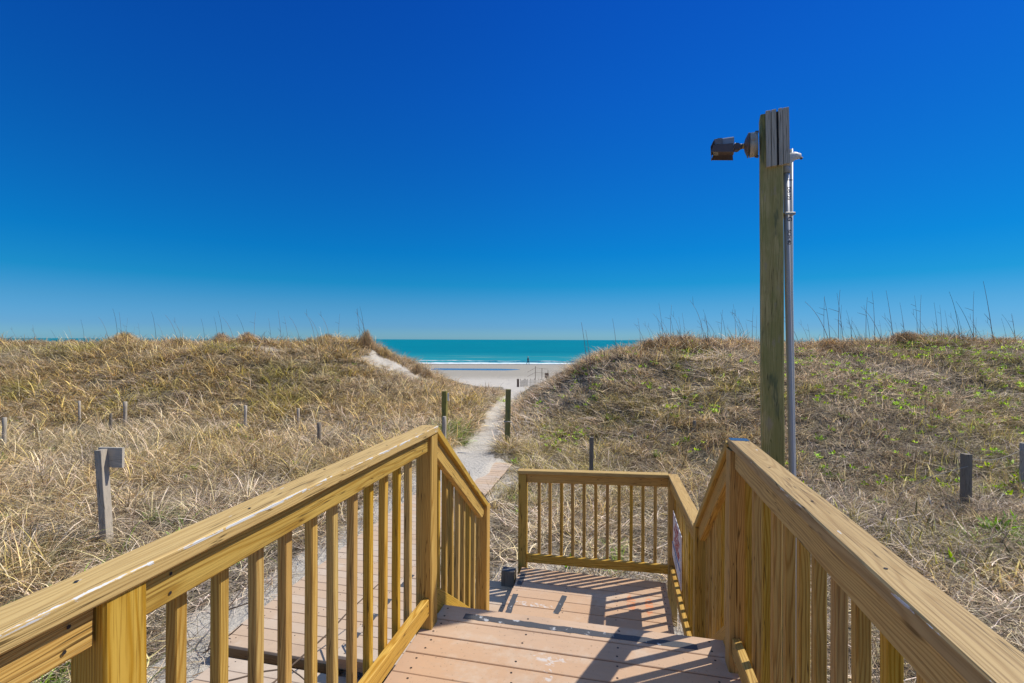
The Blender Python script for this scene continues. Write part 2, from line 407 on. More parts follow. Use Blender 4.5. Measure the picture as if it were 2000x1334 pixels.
def sand_patch(x, y):
    """how bare the sand is, 1 = bare"""
    s = 1-sm(path_d(x, y)+.35*(vnoise(x, y, .5, 21)-.5), -.02, .22)
    s = s*sm(y, 7.5, 9)
    # bare slope right of the left crest, and the hollow left of it
    def blob(cx, cy, rx, ry, seed, am=.9):
        d = np.sqrt(((x-cx)/rx)**2+((y-cy)/ry)**2)+am*(vnoise(x, y, .7, seed)-.5)+.5*(vnoise(x, y, .25, seed+1)-.5)
        return 1-sm(d, .8, 1.1)
    s = np.maximum(s, blob(-6.3, 24.6, 1.5, 1.3, 31))
    s = np.maximum(s, blob(-5.0, 24.4, 1.4, .8, 33))
    s = np.maximum(s, .8*blob(-12.6, 24.2, 1.2, .7, 35, 1.4))
    s = np.maximum(s, sm(y, 44, 50))
    u, v = w2d(x, y)
    # trodden strip round the walkway
    n = vnoise(x, y, .8, 41)
    s = np.maximum(s, (1-sm(np.maximum(np.abs(u+3.15)-.80, np.abs(v-4)-6.5)+.5*(n-.5), .05, .35))*.9)
    s = np.maximum(s, (1-sm(np.maximum(np.abs(u+.1)-1.6, np.abs(v-5.2)-1.0)+1.3*(n-.5), -.1, .5))*.65)
    return s

def sand_mat():
    m, nt, out = new_mat('dune_sand'); b = NB(nt)
    ge = b.n('ShaderNodeNewGeometry'); P = ge.outputs['Position']
    x, y, z = b.sep(P)
    bare = b.n('ShaderNodeAttribute', attribute_name='bare').outputs['Fac']
    n1 = b.noise(P, 2.5, 6.0, .6); n2 = b.noise(P, 14.0, 5.0, .6); n3 = b.noise(P, 160.0, 2.0, .5)
    dry = b.mix(n1, (.50, .455, .385), (.60, .55, .47))
    dry = b.mix(b.math('MULTIPLY', b.sstep(n3, .55, .75), .35), dry, (.33, .29, .24))
    lit = b.mix(b.sstep(n2, .35, .65), (.10, .078, .05), (.36, .31, .24))  # dead litter; its dark tone also paints in shade pockets between plants
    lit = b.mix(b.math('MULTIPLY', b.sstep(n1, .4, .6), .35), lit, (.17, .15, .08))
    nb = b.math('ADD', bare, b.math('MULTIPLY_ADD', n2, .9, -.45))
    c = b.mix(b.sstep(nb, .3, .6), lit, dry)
    wet = b.sstep(b.math('ADD', y, b.math('MULTIPLY', b.noise(b.mapping(P, (.02, .2, 1)), 1.0, 3.0), 14.0)), 58, 78)
    c = b.mix(wet, c, (.36, .325, .265))
    wet2 = b.sstep(b.math('ADD', y, b.math('MULTIPLY', b.noise(b.mapping(P, (.03, .2, 1)), 1.0, 3.0), 4.0)), 104, 109)
    c = b.mix(wet2, c, (.20, .18, .155))
    h = b.math('ADD', b.math('MULTIPLY', n2, .6), b.math('MULTIPLY', n3, .12))
    b.pbr(out, c, b.math('MULTIPLY_ADD', wet2, -.35, .95), normal=b.bump(h, 1.0, .09), spec=.06)
    return m
M['sand'] = sand_mat()
xs = np.concatenate([np.linspace(-260, -46, 36)[:-1], np.linspace(-46, -12, 120)[:-1], np.linspace(-12, 12, 240)[:-1], np.linspace(12, 46, 120)[:-1], np.linspace(46, 260, 36)])
ys = np.concatenate([np.linspace(-40, -6, 12)[:-1], np.linspace(-6, 32, 320)[:-1], np.linspace(32, 60, 80)[:-1], np.linspace(60, 135, 90)[:-1], np.linspace(135, 260, 10)])
props(grid_obj('ground', xs, ys, terrain, M['sand'], {'bare': sand_patch}), 'pale dune sand with a trodden path down to the beach', 'ground', kind='structure')

# sea
def sea_mat():
    m, nt, out = new_mat('sea_water'); b = NB(nt)
    P = b.n('ShaderNodeNewGeometry').outputs['Position']; x, y, z = b.sep(P)
    w1 = b.noise(b.mapping(P, (.10, .55, 1)), 1.0, 5.0, .6); w2 = b.noise(b.mapping(P, (.02, .10, 1)), 1.0, 3.0, .5)
    near = b.math('SUBTRACT', 1.0, b.sstep(b.math('ADD', y, b.math('MULTIPLY', w2, 70.0)), 145, 260))
    c = b.mix(b.sstep(w2, .3, .7), (.0, .165, .215), (.0, .205, .25))
    c = b.mix(b.math('MULTIPLY', near, .65), c, (.03, .30, .33))
    sandy = b.math('MULTIPLY', b.math('SUBTRACT', 1.0, b.sstep(y, 135, 175)), b.sstep(b.noise(b.mapping(P, (.03, .16, 1)), 1.0, 4.0), .5, .62))
    c = b.mix(b.math('MULTIPLY', sandy, .5), c, (.25, .36, .28))
    b.pbr(out, c, .45, normal=b.bump(w1, 1.0, .6), spec=.04)
    return m
M['sea'] = sea_mat()
yy = np.concatenate([np.linspace(100, 260, 100)[:-1], np.geomspace(260, 30000, 50)])
xx = np.concatenate([-np.geomspace(30000, 260, 25)[:-1], np.linspace(-260, 260, 80)[:-1], np.geomspace(260, 30000, 25)])
SEA = -5.47
def seaf(x, y):
    a = 1-sm(y, 150, 240)
    sw = .16*np.sin((y+3*np.sin(x*.03))*.55)*sm(y, 108, 118)
    return SEA+a*(sw+.10*(vnoise(x, y, 9, 51)-.5)*sm(y, 106, 118))
props(grid_obj('sea', xx, yy, seaf, M['sea']), 'teal ocean reaching a level horizon', 'sea', kind='structure')

def foam_mat():
    m, nt, out = new_mat('surf_foam'); b = NB(nt)
    P = b.n('ShaderNodeNewGeometry').outputs['Position']
    n = b.noise(b.mapping(P, (.8, 2.5, 1)), 1.0, 5.0, .65)
    b.pbr(out, b.mix(b.sstep(n, .42, .60), (.80, .83, .83), (.50, .64, .66)), .9, normal=b.bump(n, 1.0, .2), spec=.1)
    return m
def foam_strip(y0, wfun, hgt, step, x0, x1, seed):
    v = []; f = []; n = int((x1-x0)/step)
    for i in range(n+1):
        x = x0+(x1-x0)*i/n
        yc = y0+2.2*(float(vnoise(x, 0, 28, seed))-.5)+.8*(float(vnoise(x, 0, 5, seed+1))-.5)
        w = wfun(x)
        for k, t in enumerate((-1, -.6, 0, .6, 1)):
            hh = hgt*(1-t*t)**2*(.6+.8*float(vnoise(x, k, 1.6, seed+2)))
            v.append((x, yc+w*t, SEA+.03+hh-(.12 if k == 0 else 0)))
    for i in range(n):
        for k in range(4):
            a = i*5+k; f.append((a, a+5, a+6, a+1))
    return v, f
v1, f1 = foam_strip(111.6, lambda x: 1.9+1.2*float(vnoise(x, 3, 12, 61)), .16, .7, -150, 150, 62)
v2, f2 = foam_strip(119.5, lambda x: max(.03, 1.9*(float(vnoise(x, 3, 17, 71))-.50)), .22, .7, -150, 150, 72)
k = len(v1)
props(mesh_obj('surf', v1+v2, f1+[tuple(i+k for i in q) for q in f2], foam_mat(), smooth=True), 'white line of foam where small waves break on the beach', 'surf', kind='structure')

# tide pool
def pool_mat():
    m, nt, out = new_mat('tide_pool_water'); b = NB(nt)
    P = b.n('ShaderNodeNewGeometry').outputs['Position']
    n = b.noise(b.mapping(P, (1.0, 3.0, 1)), 1.0, 3.0)
    b.pbr(out, (.01, .06, .20), .10, normal=b.bump(n, .35, .12), spec=.6); return m
pv = []; pf = []; n = 60
for i in range(n+1):
    x = -34+39*i/n; e = min(1, (5.0-x)/9.0, (x+34)/3.0); e = max(e, 0)
    c0 = 88+1.4*(float(vnoise(x, 0, 9, 81))-.5)
    w = (2.9+1.8*(float(vnoise(x, 0, 4, 82))-.5))*max(e, .02)**.7
    pv += [(x, c0-w, -5.392), (x, c0+w, -5.392)]
    if i < n: pf.append((2*i, 2*i+2, 2*i+3, 2*i+1))
props(mesh_obj('tide_pool', pv, pf, pool_mat()), 'long shallow blue tide pool lying on the wet beach', 'tide pool', kind='structure')

# ------------------------------------------------------------------ decks
def decking(parent, base, name, u0, u1, v0, v1, z, mat, pitch=.1475, wd=.1415, th=.025, screws=(), along='u', jag=0.0, slope=0.0):
    """a run of deck boards seen as one part; screws sink into each board"""
    B = MB(); brd = []
    n = int(round((v1-v0)/pitch)); 
    for i in range(n):
        b1 = v1-i*pitch; b0 = b1-wd
        a0, a1 = u0+random.uniform(-jag, jag), u1+random.uniform(-jag, jag)
        z1 = z+random.uniform(-.0015, .0015)
        nf = len(B.f); B.box((a0, b0, z1-th), (a1, b1, z1), 0, .003)
        r = random.random(); brd += [r]*(len(B.f)-nf)
        for su in screws:
            for fv in (.26, .76):
                if random.random() < .93:
                    q = su+random.uniform(-.012, .012); w = b0+wd*fv+random.uniform(-.006, .006); nf = len(B.f)
                    B.tube([(q, w, z1-.002), (q, w, z1+.0008)], .0058, 7, 1); brd += [0.5]*(len(B.f)-nf)
    o = mesh_obj(name, B.v, B.f, [mat, M['screw']], parent, Matrix.Translation(-Vector(base)), midx=B.m, attrs={'brd': ('FACE', brd)})
    return o
def tape(parent, base, a, b, w, z, gaps=(), seed=0):
    """ragged strip of grip tape between two deck points"""
    a, b = Vector((a[0], a[1], 0)), Vector((b[0], b[1], 0)); L = (b-a).length; d = (b-a)/L; nrm = Vector((-d.y, d.x, 0))
    B = MB(); n = max(4, int(L/.03)); rr = random.Random(seed); run = []
    def flush():
        if len(run) > 2:
            v = []; f = []
            for (s, e0, e1) in run:
                p = a+d*s; v += [p+nrm*e0+Vector((0, 0, z+.0018)), p+nrm*e1+Vector((0, 0, z+.0018)), p+nrm*e0+Vector((0, 0, z)), p+nrm*e1+Vector((0, 0, z))]
            for i in range(len(run)-1):
                q = 4*i; f += [(q, q+4, q+5, q+1), (q, q+2, q+6, q+4), (q+1, q+5, q+7, q+3)]
            f += [(0, 1, 3, 2), (4*len(run)-4, 4*len(run)-2, 4*len(run)-1, 4*len(run)-3)]
            B.add(v, f); B.build('grip_tape', M['tape'], parent, Matrix.Translation(-Vector(base))); B.v, B.f, B.m = [], [], []
        run.clear()
    for i in range(n+1):
        s = L*i/n
        if any(g0 < s < g1 for g0, g1 in gaps): flush(); continue
        run.append((s, -w/2+rr.uniform(-.0015, .005), w/2-rr.uniform(-.0015, .005)))
    flush()

ZU, ZL, ZP, ZB = -1.54, -2.42, -2.57, -2.72
b0 = (-.2, 1.0, -2.9)
ud = thing('wooden_deck', 'upper deck of pinkish tan boards in the foreground with a black grip strip', 'deck', b0, deck=True)
decking(ud, b0, 'decking', -1.03, .60, -1.75, 2.675, ZU, M['deck'], screws=(-.945, -.48, -.01, .455), jag=.002)
tape(ud, b0, (-.84, 2.588), (.385, 2.583), .052, ZU, seed=3, gaps=((.9, .905),))
for q in (-.945, -.48, -.01, .455):
    board(ud, b0, 'joist', (q, -1.7, ZU-.025-.075), (q, 2.60, ZU-.025-.075), .038, .14, M['wood'])
board(ud, b0, 'rim_board', (-1.01, 2.632, ZU-.12), (.58, 2.632, ZU-.12), .038, .184, M['wood'])
board(ud, b0, 'rim_board', (-1.0, -1.7, ZU-.12), (-1.0, 2.612, ZU-.12), .038, .184, M['wood'])
board(ud, b0, 'rim_board', (.57, -1.7, ZU-.12), (.57, 2.612, ZU-.12), .038, .184, M['wood'])

b0 = (-.2, 3.2, -2.9)
st = thing('wooden_steps', 'flight of steps going down from the upper deck to the lower landing', 'steps', b0, deck=True)
for i in range(4):
    z = ZU-.176*(i+1); v = 2.70+.235*i
    o = decking(st, b0, 'tread', -.96, .47, v, v+.235, z, M['deck'], pitch=.1175, wd=.113)
for u in (-.955, .475):
    board(st, b0, 'stringer', (u, 2.69, ZU-.17), (u, 3.60, ZL-.15), .038, .24, M['wood'])

b0 = (-.2, 4.3, -2.9)
ld = thing('landing', 'lower landing of pinkish tan boards striped by railing shadows, orange paint mark on it', 'landing', b0, deck=True)
decking(ld, b0, 'decking', -1.01, .455, 3.62, 5.075, ZL, M['deck2'], screws=(-.95, -.5, -.02, .42), jag=.006)
tape(ld, b0, (-.955, 3.95), (-.965, 4.95), .055, ZL, gaps=((.20, .23), (.60, .74)), seed=5)
tape(ld, b0, (-.545, 4.28), (-.50, 4.60), .055, ZL, seed=6)
board(ld, b0, 'rim_board', (-.99, 3.66, ZL-.10), (-.99, 5.04, ZL-.10), .038, .14, M['wood'])
board(ld, b0, 'rim_board', (-1.0, 5.05, ZL-.10), (.44, 5.05, ZL-.10), .038, .14, M['wood'])
b0 = (-1.14, 5.02, -2.9)
sp = thing('post_stub', 'short dark post stub topped with blue black tape beside the landing corner', 'post stub', b0, deck=True)
board(sp, b0, 'stub', (-1.13, 4.98, ZP-.02), (-1.13, 4.98, ZL+.008), .14, .10, M['dark_wood'], up=(0, 1, 0))
tape(sp, b0, (-1.195, 4.98), (-1.065, 4.98), .095, ZL+.009, seed=8)

b0 = (-1.6, 4.3, -2.9)
pl = thing('low_platform', 'low platform of pale boards between the landing and the boardwalk, worn tape on its edge', 'platform', b0, deck=True)
decking(pl, b0, 'decking', -2.27, -1.02, 3.60, 5.02, ZP, M['deck3'], screws=(-2.2, -1.7, -1.1), jag=.004)
tape(pl, b0, (-2.225, 3.66), (-2.20, 4.95), .055, ZP, gaps=((.22, .30), (.52, .60), (.80, 1.0)), seed=9)
board(pl, b0, 'rim_board', (-2.25, 3.62, ZP-.09), (-2.25, 5.0, ZP-.09), .038, .12, M['edge'])
board(pl, b0, 'rim_board', (-2.27, 3.625, ZP-.09), (-1.04, 3.625, ZP-.09), .038, .12, M['edge'])

b0 = (-2.9, 7, -2.9)
bw = thing('boardwalk', 'straight boardwalk of pale pinkish boards leading from the steps to the sand path', 'boardwalk', b0, deck=True)
decking(bw, b0, 'decking', -3.52, -2.30, 3.66, 10.45, ZB, M['deck3'], screws=(-3.4, -2.9, -2.4), jag=.008)
board(bw, b0, 'bearer', (-3.5, 3.70, ZB-.07), (-2.32, 3.70, ZB-.07), .038, .085, M['edge'])
board(bw, b0, 'bearer', (-3.45, 3.7, ZB-.07), (-3.45, 10.4, ZB-.07), .06, .085, M['wood'])
b0 = (-2.4, 1.5, -2.9)
bw2 = thing('boardwalk', 'lower stretch of dusty boardwalk beside and below the upper deck, dead vines lying on it', 'boardwalk', b0, deck=True)
decking(bw2, b0, 'decking', -3.35, -1.25, -.8, 3.58, ZB-.035, M['deck3'], screws=(-3.2, -2.6, -2.0, -1.4), jag=.012)

# ------------------------------------------------------------------ railings
def railing(name_label, base, side, posts, cap, top, bottom, bal, capmat, capw=.094, group='pine railings of the beach stairway', shear=None, cap_trim=0.0):
    """posts: (u,v,z0,z1); cap/top/bottom: end points; bal: list of (u, v, z0, z1)"""
    t = thing('wooden_railing', name_label, 'railing', base, group, deck=True)
    for p in posts: post(t, base, *p)
    for c in cap:
        board(t, base, 'handrail', c[0], c[1], capw, .038, capmat, sh0=c[2] if len(c) > 2 else 0, sh1=c[3] if len(c) > 3 else 0, ch=.004)
    for c in top:
        board(t, base, 'upper_rail', c[0], c[1], .038, .089, M['wood'], sh0=c[2] if len(c) > 2 else 0, sh1=c[3] if len(c) > 3 else 0)
    for c in bottom:
        board(t, base, 'bottom_rail', c[0], c[1], .038, c[4] if len(c) > 4 else .089, M['wood'], sh0=c[2] if len(c) > 2 else 0, sh1=c[3] if len(c) > 3 else 0)
    mine = [o for o in t.children]
    src = {}
    for (u, v, z0, z1) in bal:
        L = round(z1-z0, 3)
        if L not in src: src[L] = [board_mesh('baluster', L, .0325, .0325, M['wood'], ch=.003, warp=.0015) for _ in range(3)]
        o = bpy.data.objects.new('baluster', random.choice(src[L])); C.objects.link(o); o.parent = t
        tilt = random.uniform(-.003, .003)
        o.matrix_basis = Matrix.Translation(-Vector(base)) @ frame((u, v, z0), (u+tilt, v+random.uniform(-.004, .004), z1), (0, 1, 0))
    return t

CT = -.47                      # top of the upper handrails
# left upper railing
UL, UR = -1.0145, .5445        # post centre lines
zr = CT-.038-.0445
bal = [(-1.044, .838+.132*i, ZU+.03, CT-.042) for i in range(1, 12)]+[(-1.044, .742-.132*i, ZU+.03, CT-.042) for i in range(1, 9)]
base = (UL, .8, ZU)
railing('long upper left pine railing with a worn white paint line along its handrail', base, -1,
        [(UL, .793, ZU-.30, CT-.040), (UL, 2.465, ZU-.30, CT-.043), (UL, -.9, ZU-.3, CT-.04)],
        [((-1.012, -1.5, CT-.019), (-1.012, 2.5, CT-.019), 0, 0)],
        [((-1.009, -1.2, zr), (-1.009, .742, zr)), ((-1.009, .842, zr), (-1.009, 2.419, zr))],
        [((-1.009, -.85, ZU+.12), (-1.009, .747, ZU+.12)), ((-1.009, .840, ZU+.12), (-1.000, 2.455, ZU+.12))],
        bal, M['wood_cap_l'], capw=.096)
# right upper railing
bal = [(.575, 2.385-.132*i, ZU+.03, CT-.042) for i in range(0, 22)]
base = (UR, .8, ZU)
rr_ = railing('long upper right pine railing with knots and flecks of white paint on its handrail', base, 1,
        [(UR, 2.465, ZU-.30, CT-.043), (UR, .35, ZU-.30, CT-.04)],
        [((.552, -1.5, CT-.019), (.552, 2.505, CT-.019), 0, 0)],
        [((.539, -1.2, zr), (.539, 2.416, zr))],
        [((.530, -1.0, ZU+.12), (.530, 2.415, ZU+.12))],
        bal, M['wood_cap_r'], capw=.094)
# the blue tape pad on its handrail end
B = MB(); B.box((.512, 2.452, CT-.003), (.594, 2.512, CT+.002), 0, .001)
M['blue_tape'] = flat_mat('blue_black_grip_pad', (.012, .075, .17), .5, var=.3, scale=60)
B.build('grip_pad', M['blue_tape'], rr_, Matrix.Translation(-Vector(base)))['label'] = 'dark blue pad on the end of the handrail'

def stair(label, u, sgn, capmat, vend, zend):
    """sloped railing of the steps; sgn -1 left, +1 right"""
    v0, z0 = 2.512, CT-.002
    sl = (zend-z0)/(vend-v0); a = math.atan(sl); ca = math.cos(a)
    base = (u, 3.1, ZL)
    def line(v, dz): return (z0+sl*(v-v0))+dz
    off = .019/ca; offr = .038/ca+.0445/ca
    sh = math.tan(-a)
    cu = u+.002*sgn; ru = u-.006*sgn*-1 if False else u+(.005 if sgn < 0 else -.005)
    bu = u+.030*sgn
    bal = []
    for i in range(8):
        v = 2.512+.07+.118*i
        if v < 3.50: bal.append((bu, v, line(v, -1.02), line(v, -.05)))
    vb1 = vend-.10
    return railing(label, base, sgn, [(u, vend-.052, ZL-.45, zend+.02)],
        [((cu, v0-.008, line(v0-.008, -off)), (cu, vend, line(vend, -off)), sh, sh)],
        [((ru, v0, line(v0, -offr)), (ru, vb1, line(vb1, -offr)), sh, sh)],
        [((ru, v0, line(v0, -.945)), (ru, vb1+.01, line(vb1+.01, -.945)), sh, sh, .12)],
        bal, capmat)
stair('sloping left pine stair railing coming down from the peaked corner post', UL, -1, M['wood_cap'], 3.62, -1.275)
stair('sloping right pine stair railing dropping from the blue padded corner to the sign railing', UR, 1, M['wood_cap'], 3.57, -1.285)

# landing right railing (carries the sign); it leans in a little towards its far end
base = (UR, 4.4, ZL)
a0, a1 = (.546, 3.575, -1.318), (.528, 5.16, -1.385)
def lerp(p, q, t): return tuple(p[i]*(1-t)+q[i]*t for i in range(3))
bal = []
for i in range(12):
    t_ = (i+.7)/12.2; p = lerp(a0, a1, t_); bal.append((p[0]+.028, p[1], ZL+.03, p[2]-.03))
railing('level right landing railing with the white warning sign fixed to it', base, 1,
        [(.528, 5.165, ZL-.45, -1.405)],
        [((a0[0]+.004, a0[1], a0[2]), (a1[0]+.004, a1[1]+.045, a1[2]), 0, 0)],
        [((a0[0]-.009, a0[1]+.0, a0[2]-.064), (a1[0]-.009, a1[1]-.045, a1[2]-.064))],
        [((a0[0]-.012, a0[1]-.03, ZL+.105), (a1[0]-.012, a1[1]-.045, ZL+.105))],
        bal, M['wood_cap'])
# far railing
base = (-.2, 5.16, ZL)
bal = []
for i in range(11):
    t_ = (i+1)/12.0; bal.append((-.965+t_*(.480+.965), 5.193, ZL+.04, -1.40))
railing('short far pine railing across the end of the landing', base, 1,
        [(-1.015, 5.155, ZL-.45, -1.442)],
        [((-1.066, 5.150, -1.422), (.484, 5.165, -1.375))],
        [((-.970, 5.150, -1.486), (.482, 5.160, -1.440))],
        [((-.970, 5.146, -2.345), (.482, 5.158, -2.322))],
        bal, M['wood_cap'])

# ------------------------------------------------------------------ warning sign
def text_mesh(parent, name, s, size, mat, mtx, extr=.0006, align='CENTER', xs=1.0):
    cu = bpy.data.curves.new(name, 'FONT'); cu.body = s; cu.size = size; cu.extrude = extr; cu.align_x = align; cu.offset = size*.02
    tmp = bpy.data.objects.new(name, cu); C.objects.link(tmp)
    dg = bpy.context.evaluated_depsgraph_get(); me = bpy.data.meshes.new_from_object(tmp.evaluated_get(dg))
    bpy.data.objects.remove(tmp); me.name = name; me.materials.clear(); me.materials.append(mat)
    o = bpy.data.objects.new(name, me); C.objects.link(o); o.parent = parent
    o.matrix_basis = mtx @ Matrix.Diagonal((xs, 1, 1, 1)); return o
# local frame of the sign: x towards the camera end, y up, z out of its face (towards the stair side)
base = (.486, 4.39, -1.785)
sg = thing('warning_sign', 'white sign with red lettering and a blue line inside the right landing railing', 'sign', base, deck=True)
SM = Matrix(((0, 0, -1, 0), (-1, 0, 0, 0), (0, 1, 0, 0), (0, 0, 0, 1)))
B = MB(); B.box((-.31, -.215, -.002), (.31, .215, .002)); B.build('panel', M['white_paint'], sg, SM)
B = MB()
for (x0, y0, x1, y1) in ((-.29, .193, .29, .197), (-.29, -.205, -.286, .193), (.286, -.205, .29, .193)):
    B.box((x0, y0, .0022), (x1, y1, .003))
B.build('border', M['red_ink'], sg, SM)
B = MB(); B.box((-.325, -.195, .004), (.262, -.085, .006)); B.build('lower_panel', M['white_paint'], sg, SM)
B = MB(); B.box((-.325, -.085, .004), (.262, -.074, .0065)); B.build('blue_line', M['blue_ink'], sg, SM)
rows = [('PLEASE', .052, .140), ('DO NOT WALK', .040, .090), ('OR CLIMB', .040, .045), ('ON THE DUNES', .038, .001), ('OR SEA OATS', .036, -.040)]
for s, z_, y_ in rows:
    text_mesh(sg, 'lettering', s, z_*1.25, M['red_ink'], SM @ Matrix.Translation((0, y_-.012, .0028)), xs=1.15)
for i in range(3):
    text_mesh(sg, 'small_lettering', ['city ordinance', 'violators fined', 'thank you'][i], .026, M['grey_ink'], SM @ Matrix.Translation((-.03, -.115-.028*i, .0066)), xs=1.1)

# ------------------------------------------------------------------ pole with flood light
YP = 3.5
pbx, pby = (1514-1000)/F*YP, YP
ptx = (1504.5-1000)/F*YP
pb = Vector((pbx, pby, -2.95))
zt = (664-226)/F*YP
pt_ = thing('utility_pole', 'tall square algae stained pole with a weathered board at its top behind the right railing', 'pole', tuple(pb))
W = .142
ax = frame((0, 0, 0), (ptx-pbx, 0, zt+2.95), (0, 1, 0))
PR = R(-23); RZ = Matrix.Rotation(PR, 4, 'Z')
me = board_mesh('shaft', zt+2.95, W, W, M['post_wood'], ch=.008, warp=.002)
o = bpy.data.objects.new('shaft', me); C.objects.link(o); o.parent = pt_
o.matrix_basis = Matrix.Translation(ax.translation) @ RZ @ ax.to_3x3().to_4x4()
def PX_(px, py, Y=YP): return Vector(((px-1000)/F*Y, Y, (664-py)/F*Y))
def loc(p): return p-pb
# weathered board: three grey planks with dark splits, turned a little
yb = YP-.083
z0b, z1b = (664-323)/F*yb, (664-213)/F*yb
x0b, x1b = (1497-1000)/F*yb, (1537-1000)/F*yb
B = MB(); xm = (x0b+x1b)/2; wb = (x1b-x0b)
edges = [0, .22, .245, .45, .55, .72, .74, 1.0]
for i in range(0, 7, 2):
    a, c = x0b-xm+edges[i]*wb, x0b-xm+edges[i+1]*wb
    B.box((a, -.018-(.004 if i == 2 else 0), -(z1b-z0b)/2+random.uniform(-.004, .004)), (c, .012, (z1b-z0b)/2+random.uniform(-.004, .003)), 0, .003)
B.box((-wb/2+.003, .0, -(z1b-z0b)/2+.01), (wb/2-.003, .0125, (z1b-z0b)/2-.012), 1)
for v_ in B.v: v_.x, v_.z = v_.x, v_.z
bm_ = Matrix.Translation(loc(Vector((xm, yb, (z0b+z1b)/2)))) @ Matrix.Rotation(PR, 4, 'Z') @ Matrix.Rotation(R(-1), 4, 'Y')
# boards run along local X for the grain, so rotate the mesh data
RG = Matrix(((0, 0, 1, 0), (0, 1, 0, 0), (-1, 0, 0, 0), (0, 0, 0, 1)))
for v_ in B.v: v_.xyz = RG @ v_
B.build('board', [M['grey_wood'], M['screw']], pt_, bm_ @ RG.inverted())
# grey conduit with clamps and weather head
cx0, cx1 = 1534.5, 1545.5
B = MB(); B.tube([loc(PX_(1534.5, 334, YP)), loc(PX_(1538, 560, YP)), loc(Vector(((1549-1000)/F*YP, YP, -1.2))), loc(Vector(((1552-1000)/F*YP, YP, -2.95)))], .0195, 16)
B.build('conduit', M['pvc'], pt_, smooth=True)
B = MB(); B.tube([loc(PX_(1534.5, 337, YP)), loc(PX_(1534.5, 322, YP))], .027, 16); B.build('conduit_collar', M['pvc'], pt_, smooth=True)
Yb2 = YP+.075
B = MB(); B.tube([loc(PX_(1544.5, 290, Yb2)), loc(PX_(1545.5, 560, Yb2)), loc(Vector(((1553.5-1000)/F*Yb2, Yb2, -1.2))), loc(Vector(((1556-1000)/F*Yb2, Yb2, -2.95)))], .011, 10)
B.build('thin_conduit', M['pvc_light'], pt_, smooth=True)
B = MB()
for py in (417,):
    p = loc(PX_(1537, py, YP)); B.box((p.x-.034, p.y-.030, p.z-.009), (p.x+.042, p.y+.09, p.z+.009), 0, .003)
    B.tube([(p.x-.036, p.y-.040, p.z), (p.x-.036, p.y-.03, p.z)], .007, 8)
B.build('clamp', M['cast_metal'], pt_)
# weather head: a hooded spout pointing right
p = loc(PX_(1534.5, 322, YP)); B = MB()
sec = [((-.034, 0), .034), ((-.030, .035), .036), ((.0, .075), .036), ((.055, .098), .034), ((.10, .098), .028)]
pts = [p+Vector(q_) for q_ in ((0, 0, -.01), (.004, 0, .027), (.026, 0, .054), (.060, 0, .070), (.098, 0, .068))]
B.tube(pts, [.030, .034, .035, .029, .019], 14); 
B.build('weather_head', M['pvc_light'], pt_, smooth=True)
B = MB(); B.tube([p+Vector((.092, 0, .061)), p+Vector((.114, 0, .051))], .010, 8); B.build('wire_end', M['bronze'], pt_)
# printed marks running up the conduit
def cmark(s, px, py, size):
    q = loc(PX_(px, py, YP)); m_ = Matrix.Translation(q+Vector((-.004, -.0202, 0))) @ Matrix(((0, 1, 0, 0), (0, 0, -1, 0), (-1, 0, 0, 0), (0, 0, 0, 1)))
    return text_mesh(pt_, 'printed_marking', s, size, M['black_ink'], m_, .0004)
for s, py, sz in (('1', 352, .05), ('DB120', 378, .034), ('G', 428, .045), ('SCH 40', 463, .034)): cmark(s, 1535.2 if py < 400 else 1536, py, sz)

# flood light on its round box
q = PX_(1452, 279, YP)                       # centre of the box front
fb = Vector((ptx+(1481-1504.5)/F*YP*.9, YP+.03, q.z))
fl = thing('flood_light', 'dark flood light with a round grey junction box on the left of the pole', 'flood light', tuple(fb), rotz=PR)
def lf(p): return p-fb
S = YP/F
def rel(px, py, dy=0): return Vector(((px-1481)*S*.90, dy*.9, (279-py)*S-(px-1481)*S*.90*.158))
tl = Matrix.Rotation(R(-5), 4, 'Y')
B = MB()
B.tube([rel(1480, 277), rel(1463, 280)], .086, 28); B.build('junction_box', M['cast_metal'], fl, smooth=True)
B = MB()
B.tube([rel(1463, 280), rel(1461, 280.2), rel(1455, 281), rel(1453.5, 281.2)], [.090, .088, .046, .028], 28); B.build('box_cover', M['bronze'], fl, smooth=True)
B = MB(); p = rel(1471, 272, -.092); B.tube([p, p+Vector((0, -.010, 0))], .022, 16); B.tube([p+Vector((0, -.010, 0)), p+Vector((0, -.012, 0))], .014, 4)
B.build('box_plug', M['cast_metal'], fl)
for py in (253, 302):
    B = MB(); B.tube([rel(1482, py), rel(1475, py+(.5 if py < 279 else -1))], .010, 8); B.build('mounting_lug', M['bronze'], fl)
B = MB()
B.tube([rel(1453.5, 281.3), rel(1450.5, 281.5)], .020, 12, 1)
B.tube([rel(1450.5, 281.5), rel(1447, 282), rel(1439, 284), rel(1434, 285)], [.017, .021, .024, .020], 12, 0)
B.tube([rel(1438.5, 284, -.03), rel(1438.5, 284, .03)], .026, 12, 0)
B.tube([rel(1435.5, 281), rel(1433.5, 281)], .022, 12, 2)
M['brass'] = flat_mat('brass_nut', (.55, .36, .12), .4, .6)
B.build('knuckle', [M['bronze'], M['brass'], M['cast_metal']], fl, smooth=True)
# ballast box
B = MB(); a, c = rel(1433, 287), rel(1408.5, 270.5)
B.box((c.x, -.055, a.z), (a.x, .055, c.z), 0, .008)
p = rel(1417, 270); B.tube([p, p+Vector((0, 0, .008))], .008, 8, 0)
B.build('housing_box', M['grey_metal'], fl)
